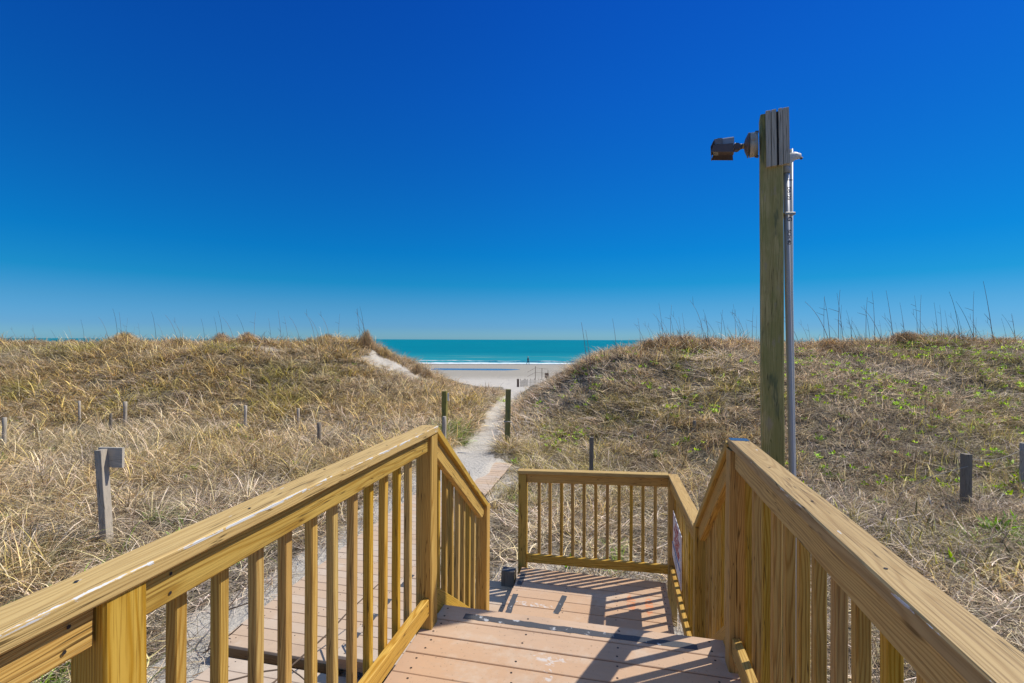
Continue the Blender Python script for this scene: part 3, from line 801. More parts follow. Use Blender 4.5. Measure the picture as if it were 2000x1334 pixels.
# finned lamp body: fins run across
B = MB(); 
prof = [(1409, 272), (1400, 272.5), (1391, 280), (1386.5, 295), (1388, 293), (1432, 293), (1434, 288), (1431, 286), (1409, 287)]
pp = [rel(*q_) for q_ in prof]
v = [(p_.x, -.070, p_.z) for p_ in pp]+[(p_.x, .070, p_.z) for p_ in pp]; n = len(pp)
f = [tuple(range(n)), tuple(range(2*n-1, n-1, -1))]+[(i, i+n, (i+1) % n+n, (i+1) % n) for i in range(n)]
B.add(v, f)
for i in range(7):
    a = rel(1393.5+.4*i, 276+2.3*i); c = rel(1408, 276+2.3*i)
    B.box((a.x-.004, -.080, a.z-.0022), (c.x, .080, a.z+.0022), 1)
B.build('lamp_body', [M['bronze'], M['grey_metal']], fl)
# hood round the glass
B = MB()
a, c = rel(1391, 288.5), rel(1432, 301); yw = .092
for s_ in (-1, 1): 
    y0, y1 = sorted((s_*yw, s_*(yw-.006)))
    v = [(a.x, y0, a.z), (c.x-.004, y0, a.z-.006), (c.x, y0, c.z-.002), (rel(1386, 302).x, y0, rel(1386, 302).z)]
    v += [(x_, y1, z_) for (x_, _, z_) in v]
    B.add(v, [(0, 1, 2, 3), (7, 6, 5, 4), (0, 4, 5, 1), (1, 5, 6, 2), (2, 6, 7, 3), (3, 7, 4, 0)])
p1, p2, p3 = rel(1391, 279), rel(1385, 292), rel(1385.5, 303)
v = [(p1.x, -.086, p1.z), (p1.x, .086, p1.z), (p2.x, .092, p2.z), (p2.x, -.092, p2.z), (p3.x, -.094, p3.z), (p3.x, .094, p3.z)]
v += [(x_+.005, y_, z_) for x_, y_, z_ in v]
B.add(v, [(0, 1, 2, 3), (3, 2, 5, 4), (9, 8, 7, 6), (10, 11, 8, 9), (0, 6, 7, 1), (4, 5, 11, 10), (0, 3, 9, 6), (3, 4, 10, 9), (1, 7, 8, 2), (2, 8, 11, 5)])
B.build('hood', M['bronze'], fl)
B = MB(); a, c = rel(1390, 294.5), rel(1430, 294.5); B.box((a.x, -.075, a.z), (c.x, .075, a.z+.004)); B.build('lens', M['glass'], fl)

# ------------------------------------------------------------------ posts and stakes in the dunes
def simple_post(name, label, cat, px, Y, ptop, w, mat, group=None, rnd=False, lean=(0, 0), pbot=None, rotz=0.0, d=None):
    x = (px-1000)/F*Y; g = tz(x, Y); top = (664-ptop)/F*Y
    top = max(top, g+.25)
    if rnd:
        B = MB(); n = 7; pts = [(lean[0]*t, lean[1]*t, -.3+(top-g+.3)*t) for t in np.linspace(0, 1, n)]
        rs = [w/2*random.uniform(.92, 1.06) for _ in range(n)]
        pts.append((lean[0], lean[1], top-g+.008)); rs.append(w/2*.8)
        B.tube(pts, rs, 10)
        # grain follows local X, so swap axes in the mesh and turn the object back
        RG_ = Matrix(((0, 0, 1, 0), (0, 1, 0, 0), (-1, 0, 0, 0), (0, 0, 0, 1)))
        for v_ in B.v: v_.xyz = RG_ @ v_
        o = B.build(name, mat, None, Matrix.Translation((x, Y, g)) @ RG_.inverted(), smooth=True)
    else:
        me = board_mesh(name, top-g+.3, w, d or w, mat, ch=.006, warp=.002)
        o = bpy.data.objects.new(name, me); C.objects.link(o)
        o.matrix_basis = Matrix.Translation((x, Y, g)) @ Matrix.Rotation(rotz, 4, 'Z') @ frame((0, 0, -.3), (lean[0], lean[1], top-g), (0, 1, 0))
    props(o, label, cat, group); return o, Vector((x, Y, g)), top
GS = 'old stakes standing in the dunes'
stk = [(8, 12.3, 820, .085, 'thick grey split stake at the far left edge of the left dune field', (.02, 0)),
       (157, 15.6, 787, .07, 'thin grey stake farthest left of the pair higher up the left dune', (-.03, 0)),
       (217, 14.6, 811, .075, 'short dark stake just above the leaning grey post with a plank', (.0, 0)),
       (245, 15.7, 788, .11, 'stout mottled grey stake right of the thin one on the left dune', (0, 0)),
       (479, 14.8, 795, .085, 'tallest grey stake in the middle of the left dune grass', (.02, 0)),
       (583, 15.8, 800, .09, 'pale grey stake in the left dune grass, second nearest the railing', (0, 0)),
       (624, 12.9, 828, .10, 'low dark stake nearest the peak of the left railing', (0, 0)),
       (1156, 9.6, 854, .078, 'brown stake standing behind the far landing railing', (0, 0)),
       (1357, 11.9, 836, .08, 'dark short stake half hidden in grass left of the pole', (0, 0)),
       (1887, 8.4, 884, .115, 'stout grey brown post in the grass on the right', (.01, 0)),
       (1999, 9.2, 863, .10, 'dark post cut off by the right edge of the picture', (0, 0))]
for (px, Y, pt, w, lab, ln) in stk:
    simple_post('wooden_stake', lab, 'stake', px, Y, pt, w, M['dark_wood'] if px in (217, 624, 1156, 1357, 1887, 1998) else M['grey_wood'], GS, rnd=(w not in (.078, .115)), lean=ln)
# pale wire from the right post
B = MB(); x0, x1 = (1890-1000)/F*8.4, (1998-1000)/F*9.2
B.tube([(x0+(x1-x0)*t, 8.38+.82*t, -2.02-.10*math.sin(math.pi*t)-.02*t) for t in np.linspace(0, 1, 9)], .004, 5)
B.tube([(x0-.05, 8.33, -2.14), (x0-.75, 8.3, -2.32), (x0-1.2, 8.35, -2.62)], .004, 5)
props(B.build('rope', M['rope']), 'thin pale rope strung from the stout right post', 'rope')

# two path posts
o, p, top = simple_post('gate_post', 'left of the two square olive brown posts flanking the sand path, small plate on its side', 'post', 869, 12.5, 765, .125, M['olive_wood'], 'square posts flanking the sand path', rotz=R(-14))
pp_ = thing('path_post_left', 'x', 'x'); bpy.data.objects.remove(pp_)
def reparent_as_thing(o, label, cat, group, extra):
    e = bpy.data.objects.new('path_post', None); C.objects.link(e); e.location = o.matrix_basis.translation
    props(e, label, cat, group)
    base = e.location.copy(); o.parent = e; o.matrix_basis = Matrix.Translation(-base) @ o.matrix_basis
    for k in ('label', 'category', 'group'):
        if k in o: del o[k]
    o.name = 'shaft'; extra(e); return e
def ex1(e):
    B = MB(); z = top-e.location.z
    B.box((.078, -.06, z-.24), (.115, -.04, z-.04)); B.build('plate', M['pvc_light'], e)
g_ = 'square posts flanking the sand path'
reparent_as_thing(o, 'square olive brown post left of the sand path, small pale plate on its side', 'post', g_, ex1)
o, p, top = simple_post('path_post', '', 'post', 991, 12.5, 761, .125, M['olive_wood'], g_, rotz=R(8), lean=(.03, 0))
def ex2(e):
    B = MB()
    z = -2.10-e.location.z
    B.tube([(.07*math.cos(a)*1.3, .07*math.sin(a)*1.3, z+.01*math.sin(3*a)) for a in np.linspace(0, 2*math.pi, 14)], .014, 6)
    B.tube([(.085, -.04, z), (.13, -.06, z-.03), (.16, -.06, z-.16), (.24, -.05, z-.32)], .010, 6)
    B.build('rope_knot', M['rope'], e)
reparent_as_thing(o, 'square olive brown post right of the sand path with pale rope knotted round it', 'post', g_, ex2)
simple_post('wooden_stake', 'short pale round stake in front of the left path post', 'stake', 868.5, 11.9, 815, .10, M['grey_wood'], GS, rnd=True)

# leaning grey post with a plank on the left
Y = 6.75; x = (211-1000)/F*Y; g = tz(x, Y)
lpst = thing('leaning_post', 'leaning weathered grey post with a short plank nailed across its top, in the left grass', 'post', (x, Y, g))
ztop = (664-882)/F*Y-g; lx = (201-216)/F*Y
me = board_mesh('shaft', ztop+.3, .095, .125, M['grey_wood'], ch=.004, warp=.002)
o = bpy.data.objects.new('shaft', me); C.objects.link(o); o.parent = lpst
o.matrix_basis = Matrix.Translation((0, 0, 0)) @ frame((.02, 0, -.3), (lx, .02, ztop), (0, 1, 0))
me = board_mesh('plank', .37, .038, .28, M['grey_wood'], ch=.003)
o = bpy.data.objects.new('plank', me); C.objects.link(o); o.parent = lpst
o.matrix_basis = frame((lx-.10, .11, ztop-.125), (lx+.27, .07, ztop-.125), (0, 0, 1))

# sand fence far down by the beach
Y = 47.0
fx0 = (1012-1000)/F*Y
sf = thing('sand_fence', 'low weathered slat fence at the foot of the path by the beach', 'fence', (fx0, Y, tz(fx0, Y)))
bz = tz(fx0, Y)
B = MB(); B.box((-.11, -.08, -.2), (.11, .08, .78), 0, .01); B.build('post', M['brown'], sf)
B = MB(); i = 0; x = .25
while x < 3.6:
    yy_ = -.15*x; g = tz(fx0+x, Y+yy_)-bz; h = random.uniform(.62, .80); t = random.uniform(-.03, .03)
    w = .045; B.box((x-w/2, yy_, g-.1), (x+w/2, yy_+.012, g+h), 0, 0, Matrix.Translation((t*g, 0, 0)))
    x += random.uniform(.085, .10) if x < .9 else random.uniform(.11, .17)
B.build('slats', M['dark_wood'], sf)
B = MB()
for zz in (.18, .42): B.tube([(.0, 0, zz), (1.8, -.27, zz+tz(fx0+1.8, Y-.27)-bz), (3.6, -.54, zz+tz(fx0+3.6, Y-.54)-bz)], .008, 5)
B.build('wire', M['grey_wood'], sf)
# second fence further right with net
Y = 60.0; x0 = (1046-1000)/F*Y; bz = tz(x0, Y)
wf = thing('wire_fence', 'thin dark wire fence posts on the beach right of the path', 'fence', (x0, Y, bz))
for i, dx in enumerate((0, .8, 1.55)):
    B = MB(); B.box((dx-.03, -.03, -.1), (dx+.03, .03, 1.65-.25*i)); B.build('fence_post', M['brown'], wf)
B = MB()
for zz in (1.45, .9): B.tube([(-1.0, 0, zz-.55), (0, 0, zz), (1.55, 0, zz-.15)], .014, 5)
B.build('wire', M['brown'], wf)
Y = 50.0; x0 = (1068-1000)/F*Y; bz = (664-741)/F*Y
nb = thing('beach_notice', 'small brown board on a post at the beach beside the right dune', 'board', (x0, Y, bz-.8))
B = MB(); B.box((-.05, -.05, -.2), (.05, .05, 1.1)); B.build('post', M['brown'], nb)
B = MB(); B.box((-.20, -.075, .95), (.20, -.05, 1.45), 0, .005); B.build('panel', M['brown'], nb)
x0 = (1077-1000)/F*Y
B = MB()
v = []; f = []
for i in range(9):
    for j in range(5):
        v.append((i*.07-.25+.02*math.sin(j*2), .03*math.sin(i*1.9+j), j*.12*(1-.05*i)))
for i in range(8):
    for j in range(4): a = i*5+j; f.append((a, a+5, a+6, a+1))
B.add(v, f); B.add([q_+Vector((0, .02, 0)) for q_ in B.v[:45]], [tuple(reversed(q_)) for q_ in f])
props(B.build('safety_net', M['orange'], None, Matrix.Translation((x0, Y, bz-.35))), 'scrap of orange plastic netting beside the brown beach board', 'netting')

# ------------------------------------------------------------------ walker on the beach
def skin_person():
    H = [  # name, co, radius, parent
        ('pelvis', (0, 0, .93), (.15, .11), None), ('waist', (0, 0, 1.08), (.135, .095), 'pelvis'), ('chest', (.01, 0, 1.28), (.165, .115), 'waist'),
        ('neck0', (.0, 0, 1.43), (.075, .07), 'chest'), ('neck', (.01, 0, 1.49), (.055, .055), 'neck0'), ('jaw', (.03, 0, 1.545), (.070, .072), 'neck'),
        ('head', (.015, 0, 1.63), (.088, .095), 'jaw'), ('crown', (.0, 0, 1.71), (.06, .065), 'head'), ('nose', (.115, 0, 1.595), (.012, .012), 'jaw')]
    for s, n in ((1, 'l'), (-1, 'r')):
        fw = .26*s
        H += [('sh'+n, (0, .17*s, 1.38), (.06, .06), 'chest'), ('el'+n, (-fw*.5, .23*s, 1.12), (.042, .042), 'sh'+n), ('wr'+n, (-fw*.9+.06, .22*s, .90), (.028, .028), 'el'+n), ('pa'+n, (-fw*.9+.10, .215*s, .84), (.032, .018), 'wr'+n)]
        for k in range(4):
            H += [('f%d%s' % (k, n), (-fw*.9+.085+.018*k, .21*s, .79-.004*abs(k-1.5)), (.009, .009), 'pa'+n), ('g%d%s' % (k, n), (-fw*.9+.095+.018*k, .20*s, .755-.006*abs(k-1.5)), (.008, .008), 'f%d%s' % (k, n))]
        H += [('th'+n, (-fw*.9+.14, .195*s, .845), (.010, .010), 'wr'+n)]
        H += [('hip'+n, (.01*s, .09*s, .88), (.10, .10), 'pelvis'), ('kn'+n, (fw*.55+.03, .095*s, .50), (.062, .062), 'hip'+n), ('an'+n, (fw*.85-(0 if s > 0 else .10), .09*s, .10+(0 if s > 0 else .03)), (.040, .040), 'kn'+n),
              ('he'+n, (fw*.85-(.02 if s > 0 else .12), .09*s, .045), (.040, .035), 'an'+n), ('to'+n, (fw*.85+(.17 if s > 0 else .06), .095*s, .03), (.035, .022), 'an'+n)]
    idx = {h[0]: i for i, h in enumerate(H)}
    return H, idx
H, idx = skin_person()
def skin_obj(name, names, H, idx, grow, mat, parent, sub=1):
    me = bpy.data.meshes.new(name); loc_ = {n: i for i, n in enumerate(names)}
    par = {h[0]: h[3] for h in H}
    ed = [(loc_[n], loc_[par[n]]) for n in names if par[n] in loc_]
    me.from_pydata([H[idx[n]][1] for n in names], ed, [])
    o = bpy.data.objects.new(name, me); C.objects.link(o)
    md = o.modifiers.new('skin', 'SKIN')
    sv = me.skin_vertices[0] if me.skin_vertices else None
    if sv is None:
        bm = bmesh.new(); bm.from_mesh(me); bm.verts.layers.skin.verify(); bm.to_mesh(me); bm.free(); sv = me.skin_vertices[0]
    for i, n in enumerate(names):
        r = H[idx[n]][2]; sv.data[i].radius = (r[0]+grow, r[1]+grow)
        sv.data[i].use_root = (i == 0)
    o.modifiers.new('sub', 'SUBSURF').levels = sub; o.modifiers['sub'].render_levels = sub
    dg = bpy.context.evaluated_depsgraph_get(); m2 = bpy.data.meshes.new_from_object(o.evaluated_get(dg))
    bpy.data.objects.remove(o); m2.materials.clear(); m2.materials.append(mat); m2.name = name
    m2.polygons.foreach_set('use_smooth', [True]*len(m2.polygons))
    o = bpy.data.objects.new(name, m2); C.objects.link(o); o.parent = parent; return o
Yw = 107.0; xw = (1031.5-1000)/F*Yw
pe = thing('person', 'person walking along the water edge in a dark navy top and dark trousers', 'person', (xw, Yw, tz(xw, Yw)))
skin_ = flat_mat('skin', (.55, .33, .23), .6); navy = flat_mat('navy_cloth', (.015, .018, .06), .8); trs = flat_mat('dark_blue_trousers', (.03, .035, .10), .8); hair = flat_mat('fair_hair', (.50, .40, .24), .7)
skin_obj('body', [h[0] for h in H], H, idx, 0, skin_, pe, 2)
co_ = {h[0]: Vector(h[1]) for h in H}
B = MB()
def ellip(B, rows, n=16):
    v = []; f = []
    for (x_, z_, rx_, ry_) in rows: v += [(x_+rx_*math.cos(2*math.pi*k/n), ry_*math.sin(2*math.pi*k/n), z_) for k in range(n)]
    for i in range(len(rows)-1): f += [(i*n+k, i*n+(k+1) % n, (i+1)*n+(k+1) % n, (i+1)*n+k) for k in range(n)]
    B.add(v, f)
ellip(B, [(0, .86, .135, .185), (0, .98, .135, .175), (0, 1.10, .128, .165), (.01, 1.25, .138, .190), (.0, 1.36, .120, .200), (0, 1.42, .095, .160), (.0, 1.47, .07, .075)])
for n_ in 'lr':
    B.tube([co_['sh'+n_]+Vector((0, 0, .01)), co_['sh'+n_].lerp(co_['el'+n_], .5), co_['el'+n_]], [.072, .064, .056], 12)
B.build('shirt', navy, pe, smooth=True)
B = MB(); ellip(B, [(.0, .96, .128, .168), (0, .88, .134, .178), (.0, .80, .125, .172)])
for n_ in 'lr':
    B.tube([co_['hip'+n_]+Vector((0, 0, .0)), co_['hip'+n_].lerp(co_['kn'+n_], .5), co_['kn'+n_], co_['an'+n_]+Vector((0, 0, .02))], [.112, .095, .076, .060], 14)
B.build('trousers', trs, pe, smooth=True)
B = MB(); B.tube([(-.045, 0, 1.53), (-.035, 0, 1.62), (-.018, 0, 1.69), (-.005, 0, 1.745), (.0, 0, 1.77)], [.065, .093, .098, .070, .02], 14)
B.build('hair', hair, pe, smooth=True)

# ------------------------------------------------------------------ vegetation
def veg_mat(name, transl=.30, usecol=True, col=(.4, .3, .15), rough=.8):
    m, nt, out = new_mat(name); b = NB(nt)
    if usecol:
        a = b.n('ShaderNodeAttribute', attribute_name='col', attribute_type='INSTANCER'); c = a.outputs['Color']
    else:
        oi = b.n('ShaderNodeObjectInfo'); c = b.mix(oi.outputs['Random'], tuple(q*.8 for q in col), tuple(q*1.2 for q in col))
    bl = b.n('ShaderNodeAttribute', attribute_name='bl').outputs['Fac']
    v = b.n('ShaderNodeHueSaturation'); b.l(c, v.inputs['Color'])
    b.l(b.math('MULTIPLY_ADD', b.math('POWER', bl, 2.0), 2.1, .40), v.inputs['Value'])
    b.l(b.math('MULTIPLY_ADD', b.math('FRACT', b.math('MULTIPLY', bl, 7.7)), .05, .475), v.inputs['Hue'])
    b.l(b.math('MULTIPLY_ADD', b.math('FRACT', b.math('MULTIPLY', bl, 3.3)), .5, .75), v.inputs['Saturation'])
    d = b.n('ShaderNodeBsdfDiffuse'); t = b.n('ShaderNodeBsdfTranslucent')
    b.l(v.outputs[0], d.inputs[0]); b.l(v.outputs[0], t.inputs[0])
    mx = b.n('ShaderNodeMixShader'); mx.inputs[0].default_value = transl
    b.l(d.outputs[0], mx.inputs[1]); b.l(t.outputs[0], mx.inputs[2]); b.l(mx.outputs[0], out.inputs[0])
    return m
M['veg'] = veg_mat('grass_blades')
M['veg_leaf'] = veg_mat('green_leaves', .4)

def blades(n, seed, rad, lmin, lmax, wid, lean, droop, seg=4, wind=(-.25, 0), z0=0.0, twist=.4, flat=False, leaf=False, upright=0.0):
    """many tapering ribbons in one mesh; returns verts, faces, per-vertex random"""
    r = random.Random(seed); V = []; Fc = []; A = []
    for i in range(n):
        az = r.uniform(0, 2*math.pi); rr = rad*math.sqrt(r.random())
        p = Vector((rr*math.cos(az)*1.0, rr*math.sin(az), z0-.03))
        dz = r.uniform(0, 2*math.pi) if r.random() < .5 else az+r.gauss(0, .6)
        L = r.uniform(lmin, lmax); ln = abs(r.gauss(lean, lean*.5)); dr = r.uniform(.5, 1.3)*droop
        d = Vector((math.cos(dz)*math.sin(ln)+wind[0]*r.uniform(.3, 1.3), math.sin(dz)*math.sin(ln)+wind[1], math.cos(ln))).normalized()
        if flat: d = Vector((math.cos(dz), math.sin(dz), r.uniform(-.05, .35))).normalized(); p.z = r.uniform(.0, .09)
        hz = Vector((d.x, d.y, 0)); hz = hz.normalized() if hz.length > 1e-3 else Vector((1, 0, 0))
        kink = Vector((r.gauss(0, 1), r.gauss(0, 1), 0))*.10 if flat else Vector((0, 0, 0))
        w = wid*r.uniform(.6, 1.3); side = d.cross(Vector((0, 0, 1)))
        side = side.normalized() if side.length > 1e-3 else Vector((1, 0, 0))
        side = (side+Vector((r.uniform(-1, 1), r.uniform(-1, 1), r.uniform(-.6, .6)))*twist).normalized()
        k = len(V); sl = L/seg; bl = r.random()
        for s in range(seg+1):
            t = s/seg
            ww = w*(1-t)**.6 if not leaf else w*math.sin(math.pi*min(.96, t*.85+.12))
            V.append(p-side*ww/2); V.append(p+side*ww/2); A += [bl, bl]
            if flat:
                d = (d+Vector((r.gauss(0, .22), r.gauss(0, .22), -.10 if p.z > .10 else .02))+kink).normalized()
                if p.z < .01: d.z = abs(d.z)
            else:
                d = (d+hz*dr*.30/seg*4*.35+Vector((0, 0, -dr*.42*(t+.2))*1) if False else d+hz*(dr*.18)+Vector((0, 0, -dr*.34*(t+.15)))).normalized()
                if p.z < .02 and s > 1: d.z = max(d.z, .05)
            p = p+d*sl
        for s in range(seg):
            a = k+2*s; Fc.append((a, a+1, a+3, a+2))
    return V, Fc, A
VC = bpy.data.collections.new('plant_sources')     # sources for the scattered ground cover, never in the scene itself
def src(name, parts, mat):
    V = []; Fc = []; A = []
    for (v, f, a) in parts:
        k = len(V); V += v; Fc += [tuple(i+k for i in q) for q in f]; A += a
    me = bpy.data.meshes.new(name); me.from_pydata([tuple(q) for q in V], [], Fc)
    at = me.attributes.new('bl', 'FLOAT', 'POINT'); at.data.foreach_set('value', A)
    me.materials.append(mat); me.update()
    return me
def to_src(me, order):
    o = bpy.data.objects.new('%02d_%s' % (order, me.name), me); VC.objects.link(o); return o
kinds = {}
order = 0
def reg(kind, me):
    global order
    to_src(me, order); kinds.setdefault(kind, []).append(order); order += 1
for s in range(5):   # arching straw tufts
    reg('tuft', src('tuft', [blades(34, 100+s, .12, .35, .82, .0125, .60, 1.0, seg=5, wind=(-.16, -.05))], M['veg']))
for s in range(5):   # thick bundled tufts for the slopes
    reg('far', src('far', [blades(20, 300+s, .15, .30, .85, .024, .65, 1.0, seg=5, wind=(-.18, -.05))], M['veg']))
for s in range(4):   # coarse tangled stems for the slopes
    reg('farmat', src('farmat', [blades(19, 320+s, .36, .25, .70, .018, 1.2, .1, seg=5, flat=True)], M['veg']))
for s in range(3):   # long soft swirled grass
    reg('swirl', src('swirl', [blades(44, 130+s, .20, .35, .80, .0115, .85, .85, seg=5, wind=(-.40, -.10))], M['veg']))
for s in range(4):   # flat tangled stems
    reg('mat', src('mat', [blades(34, 160+s, .34, .22, .62, .0095, 1.2, .1, seg=5, flat=True)], M['veg']))
for s in range(3):   # short stubble
    reg('short', src('short', [blades(15, 190+s, .22, .10, .34, .019, .6, .5, seg=3, wind=(-.15, 0))], M['veg']))
for s in range(3):   # little leafy rosettes
    reg('leaf', src('leaf', [blades(16, 220+s, .07, .06, .14, .038, .8, .5, seg=3, wind=(0, 0), leaf=True)], M['veg_leaf']))
for s in range(3):   # single bent seed stalks
    reg('stalk', src('stalk', [blades(3, 250+s, .10, .8, 1.35, .0110, .15, .20, seg=6, wind=(-.38, 0))], M['veg']))

def gn_scatter(name, pts, rot, scl, idx_, col, label, cat):
    n = len(pts); me = bpy.data.meshes.new(name); me.vertices.add(n); me.vertices.foreach_set('co', np.asarray(pts, np.float32).ravel())
    a = me.attributes.new('rot', 'FLOAT_VECTOR', 'POINT'); a.data.foreach_set('vector', np.asarray(rot, np.float32).ravel())
    a = me.attributes.new('scl', 'FLOAT_VECTOR', 'POINT'); a.data.foreach_set('vector', np.asarray(scl, np.float32).ravel())
    a = me.attributes.new('idx', 'INT', 'POINT'); a.data.foreach_set('value', np.asarray(idx_, np.int32))
    a = me.attributes.new('col', 'FLOAT_COLOR', 'POINT'); a.data.foreach_set('color', np.c_[np.asarray(col, np.float32), np.ones(n, np.float32)].ravel().astype(np.float32))
    o = bpy.data.objects.new(name, me); C.objects.link(o)
    ng = bpy.data.node_groups.new(name+'_scatter', 'GeometryNodeTree')
    ng.interface.new_socket('Geometry', in_out='INPUT', socket_type='NodeSocketGeometry')
    ng.interface.new_socket('Geometry', in_out='OUTPUT', socket_type='NodeSocketGeometry')
    N = ng.nodes.new; gi = N('NodeGroupInput'); go = N('NodeGroupOutput')
    ci = N('GeometryNodeCollectionInfo'); ci.inputs[0].default_value = VC; ci.inputs['Separate Children'].default_value = True; ci.inputs['Reset Children'].default_value = True
    ip = N('GeometryNodeInstanceOnPoints'); ip.inputs['Pick Instance'].default_value = True
    def na(nm, ty):
        q = N('GeometryNodeInputNamedAttribute'); q.data_type = ty; q.inputs['Name'].default_value = nm
        return [s for s in q.outputs if s.enabled and s.name == 'Attribute'][0]
    L = ng.links.new
    L(gi.outputs[0], ip.inputs['Points']); L(ci.outputs[0], ip.inputs['Instance'])
    L(na('idx', 'INT'), ip.inputs['Instance Index']); L(na('rot', 'FLOAT_VECTOR'), ip.inputs['Rotation']); L(na('scl', 'FLOAT_VECTOR'), ip.inputs['Scale'])
    L(ip.outputs[0], go.inputs[0])
    o.modifiers.new('scatter', 'NODES').node_group = ng
    props(o, label, cat, kind='stuff'); return o

def sample(dens, x0, x1, y0, y1, seed):
    """random points with density per square metre, limited to what the picture and a step aside can see"""
    g = np.random.default_rng(seed); n = int(dens*(x1-x0)*(y1-y0))
    x = g.uniform(x0, x1, n); y = g.uniform(y0, y1, n)
    ok = np.abs(x) < 1.16*np.maximum(y, 0)+2.5
    return x[ok], y[ok], g
STRAW = np.array([.57, .43, .235]); OLIVE = np.array([.40, .345, .13]); GREY = np.array([.55, .46, .355]); BROWN = np.array([.40, .28, .165])
PALE = np.array([.62, .48, .28]); GREEN = np.array([.27, .44, .03]); DGREEN = np.array([.17, .25, .05]); LIME = np.array([.45, .58, .03])
def clear(x, y):
    """False where boards, path or posts stand"""
    u, v = w2d(x, y)
    d1 = (u > -1.25) & (u < .85) & (v > -2) & (v < 5.25)
    d2 = (u > -2.45) & (u < -.9) & (v > 3.4) & (v < 5.2)
    d3 = (u > -3.75) & (u < -2.1) & (v > 3.4) & (v < 10.8)
    d4 = (u > -3.5) & (u < -.9) & (v > -1.5) & (v < 3.7)
    ok = ~(d1 | d2 | d3 | d4)
    ok &= np.hypot(x, y) > 1.2
    ok &= ~((path_d(x, y)+.5*(vnoise(x, y, .5, 23)-.5) < .20) & (y > 7.5))
    return ok
P_ = []; R_ = []; S_ = []; I_ = []; K_ = []
def put(kind, x, y, g, scale, col, tilt=.15, zoff=0.0, zs=None):
    n = len(x)
    if n == 0: return
    if kind in ('tuft', 'mat', 'swirl'):                     # part of the far growth is the coarse kind
        far = g.random(n) < .85*sm(y, 10.0, 17.0)
        if far.any() and not far.all() or far.all():
            sc_ = scale[far] if isinstance(scale, np.ndarray) else scale
            keep = ~far
            _put('farmat' if kind == 'mat' else 'far', x[far], y[far], g, sc_, col[far], tilt, zoff, zs)
            x, y, col = x[keep], y[keep], col[keep]; scale = scale[keep] if isinstance(scale, np.ndarray) else scale
    _put(kind, x, y, g, scale, col, tilt, zoff, zs)
def _put(kind, x, y, g, scale, col, tilt=.15, zoff=0.0, zs=None):
    n = len(x)
    if n == 0: return
    z = terrain(x, y)+zoff
    P_.append(np.c_[x, y, z]); R_.append(np.c_[g.normal(0, tilt, n), g.normal(0, tilt, n), g.uniform(-.7, .7, n) if kind in ('swirl', 'stalk') else g.uniform(0, 6.28, n)])
    s = scale*g.uniform(.75, 1.25, n); S_.append(np.c_[s, s, s*(zs if zs is not None else 1.0)])
    I_.append(g.choice(kinds[kind], n)); K_.append(np.clip(col*g.uniform(.62, 1.30, (n, 1)), 0, .9))
def lerpc(a, b, t): return a[None]*(1-t[:, None])+b[None]*t[:, None]

# --- left dune and field
x, y, g = sample(12, -46, .3, 2, 28.5, 1)
bare = sand_patch(x, y); u, v = w2d(x, y)
ok = clear(x, y) & (x < np.interp(y, PY, PX)+.2) & (g.random(len(x)) > bare*1.15)
near = np.maximum(1-sm(np.hypot(u+3.0, v-4.5), 2.6, 4.4), 1-sm(np.maximum(np.abs(u-.2)-2.0, v-6.6), 0, 1.0))
ok &= g.random(len(x)) > near*.85
ok &= (vnoise(x, y, .55, 24)+.5*vnoise(x, y, 1.6, 25)) > .42
x, y = x[ok], y[ok]; n1 = vnoise(x, y, 2.6, 91); n2 = vnoise(x, y, .9, 92); n3 = vnoise(x, y, 6.0, 93)
sl = sm(y, 15, 19)
ol = np.clip(sm(n1, .45, .75)*(.25+.75*sl)+.25*(n2-.5), 0, 1)
col = lerpc(STRAW, OLIVE, ol*.85)
gy = np.clip(sm(vnoise(x, y, 2.3, 94), .45, .8), 0, 1)*.6; col = col*(1-gy[:, None])+GREY*gy[:, None]
br = sm(y, 23, 26)*.6*(n2 > .3); col = col*(1-br[:, None])+BROWN*br[:, None]*1.15
sw = (n3+.35*n2) > .70
put('tuft', x[~sw], y[~sw], g, .80+.25*n2[~sw], col[~sw])
put('swirl', x[sw], y[sw], g, .90+.2*n2[sw], col[sw]*np.array([.98, .97, .85]))
# straw carpet under and between
x, y, g = sample(13, -46, .3, 2, 29, 2); bare = sand_patch(x, y)
ok = clear(x, y) & (x < np.interp(y, PY, PX)+.2) & (g.random(len(x)) > bare*1.0); x, y = x[ok], y[ok]
n1 = vnoise(x, y, 1.5, 95)
put('mat', x, y, g, 1.0, lerpc(GREY*.85, STRAW*.9, n1), .1)
# shaggy belt along both crests, with small twigs sticking up
x, y, g = sample(9, -40, -6.2, 24.6, 27.2, 62); k_ = (vnoise(x, y, 1.0, 96)+.35*vnoise(x, y, .4, 97)) > .62; x, y = x[k_], y[k_]
put('tuft', x, y, g, 1.0, lerpc(BROWN*1.15, STRAW, g.random(len(x))), .25)
x, y, g = sample(18, 3.0, 28, 17.0, 19.8, 63); k_ = (vnoise(x, y, .9, 98)+.35*vnoise(x, y, .4, 99)) > .56; x, y = x[k_], y[k_]
put('tuft', x, y, g, .85, lerpc(BROWN*1.1, STRAW, g.random(len(x))), .25)
x, y, g = sample(16, 2.6, 27, 17.2, 18.8, 64); put('stalk', x, y, g, .48, np.tile(BROWN*.45, (len(x), 1)), .25)
x, y, g = sample(3.0, -38, -8, 25, 26.4, 65); put('stalk', x, y, g, .6, np.tile(BROWN*.5, (len(x), 1)), .2)
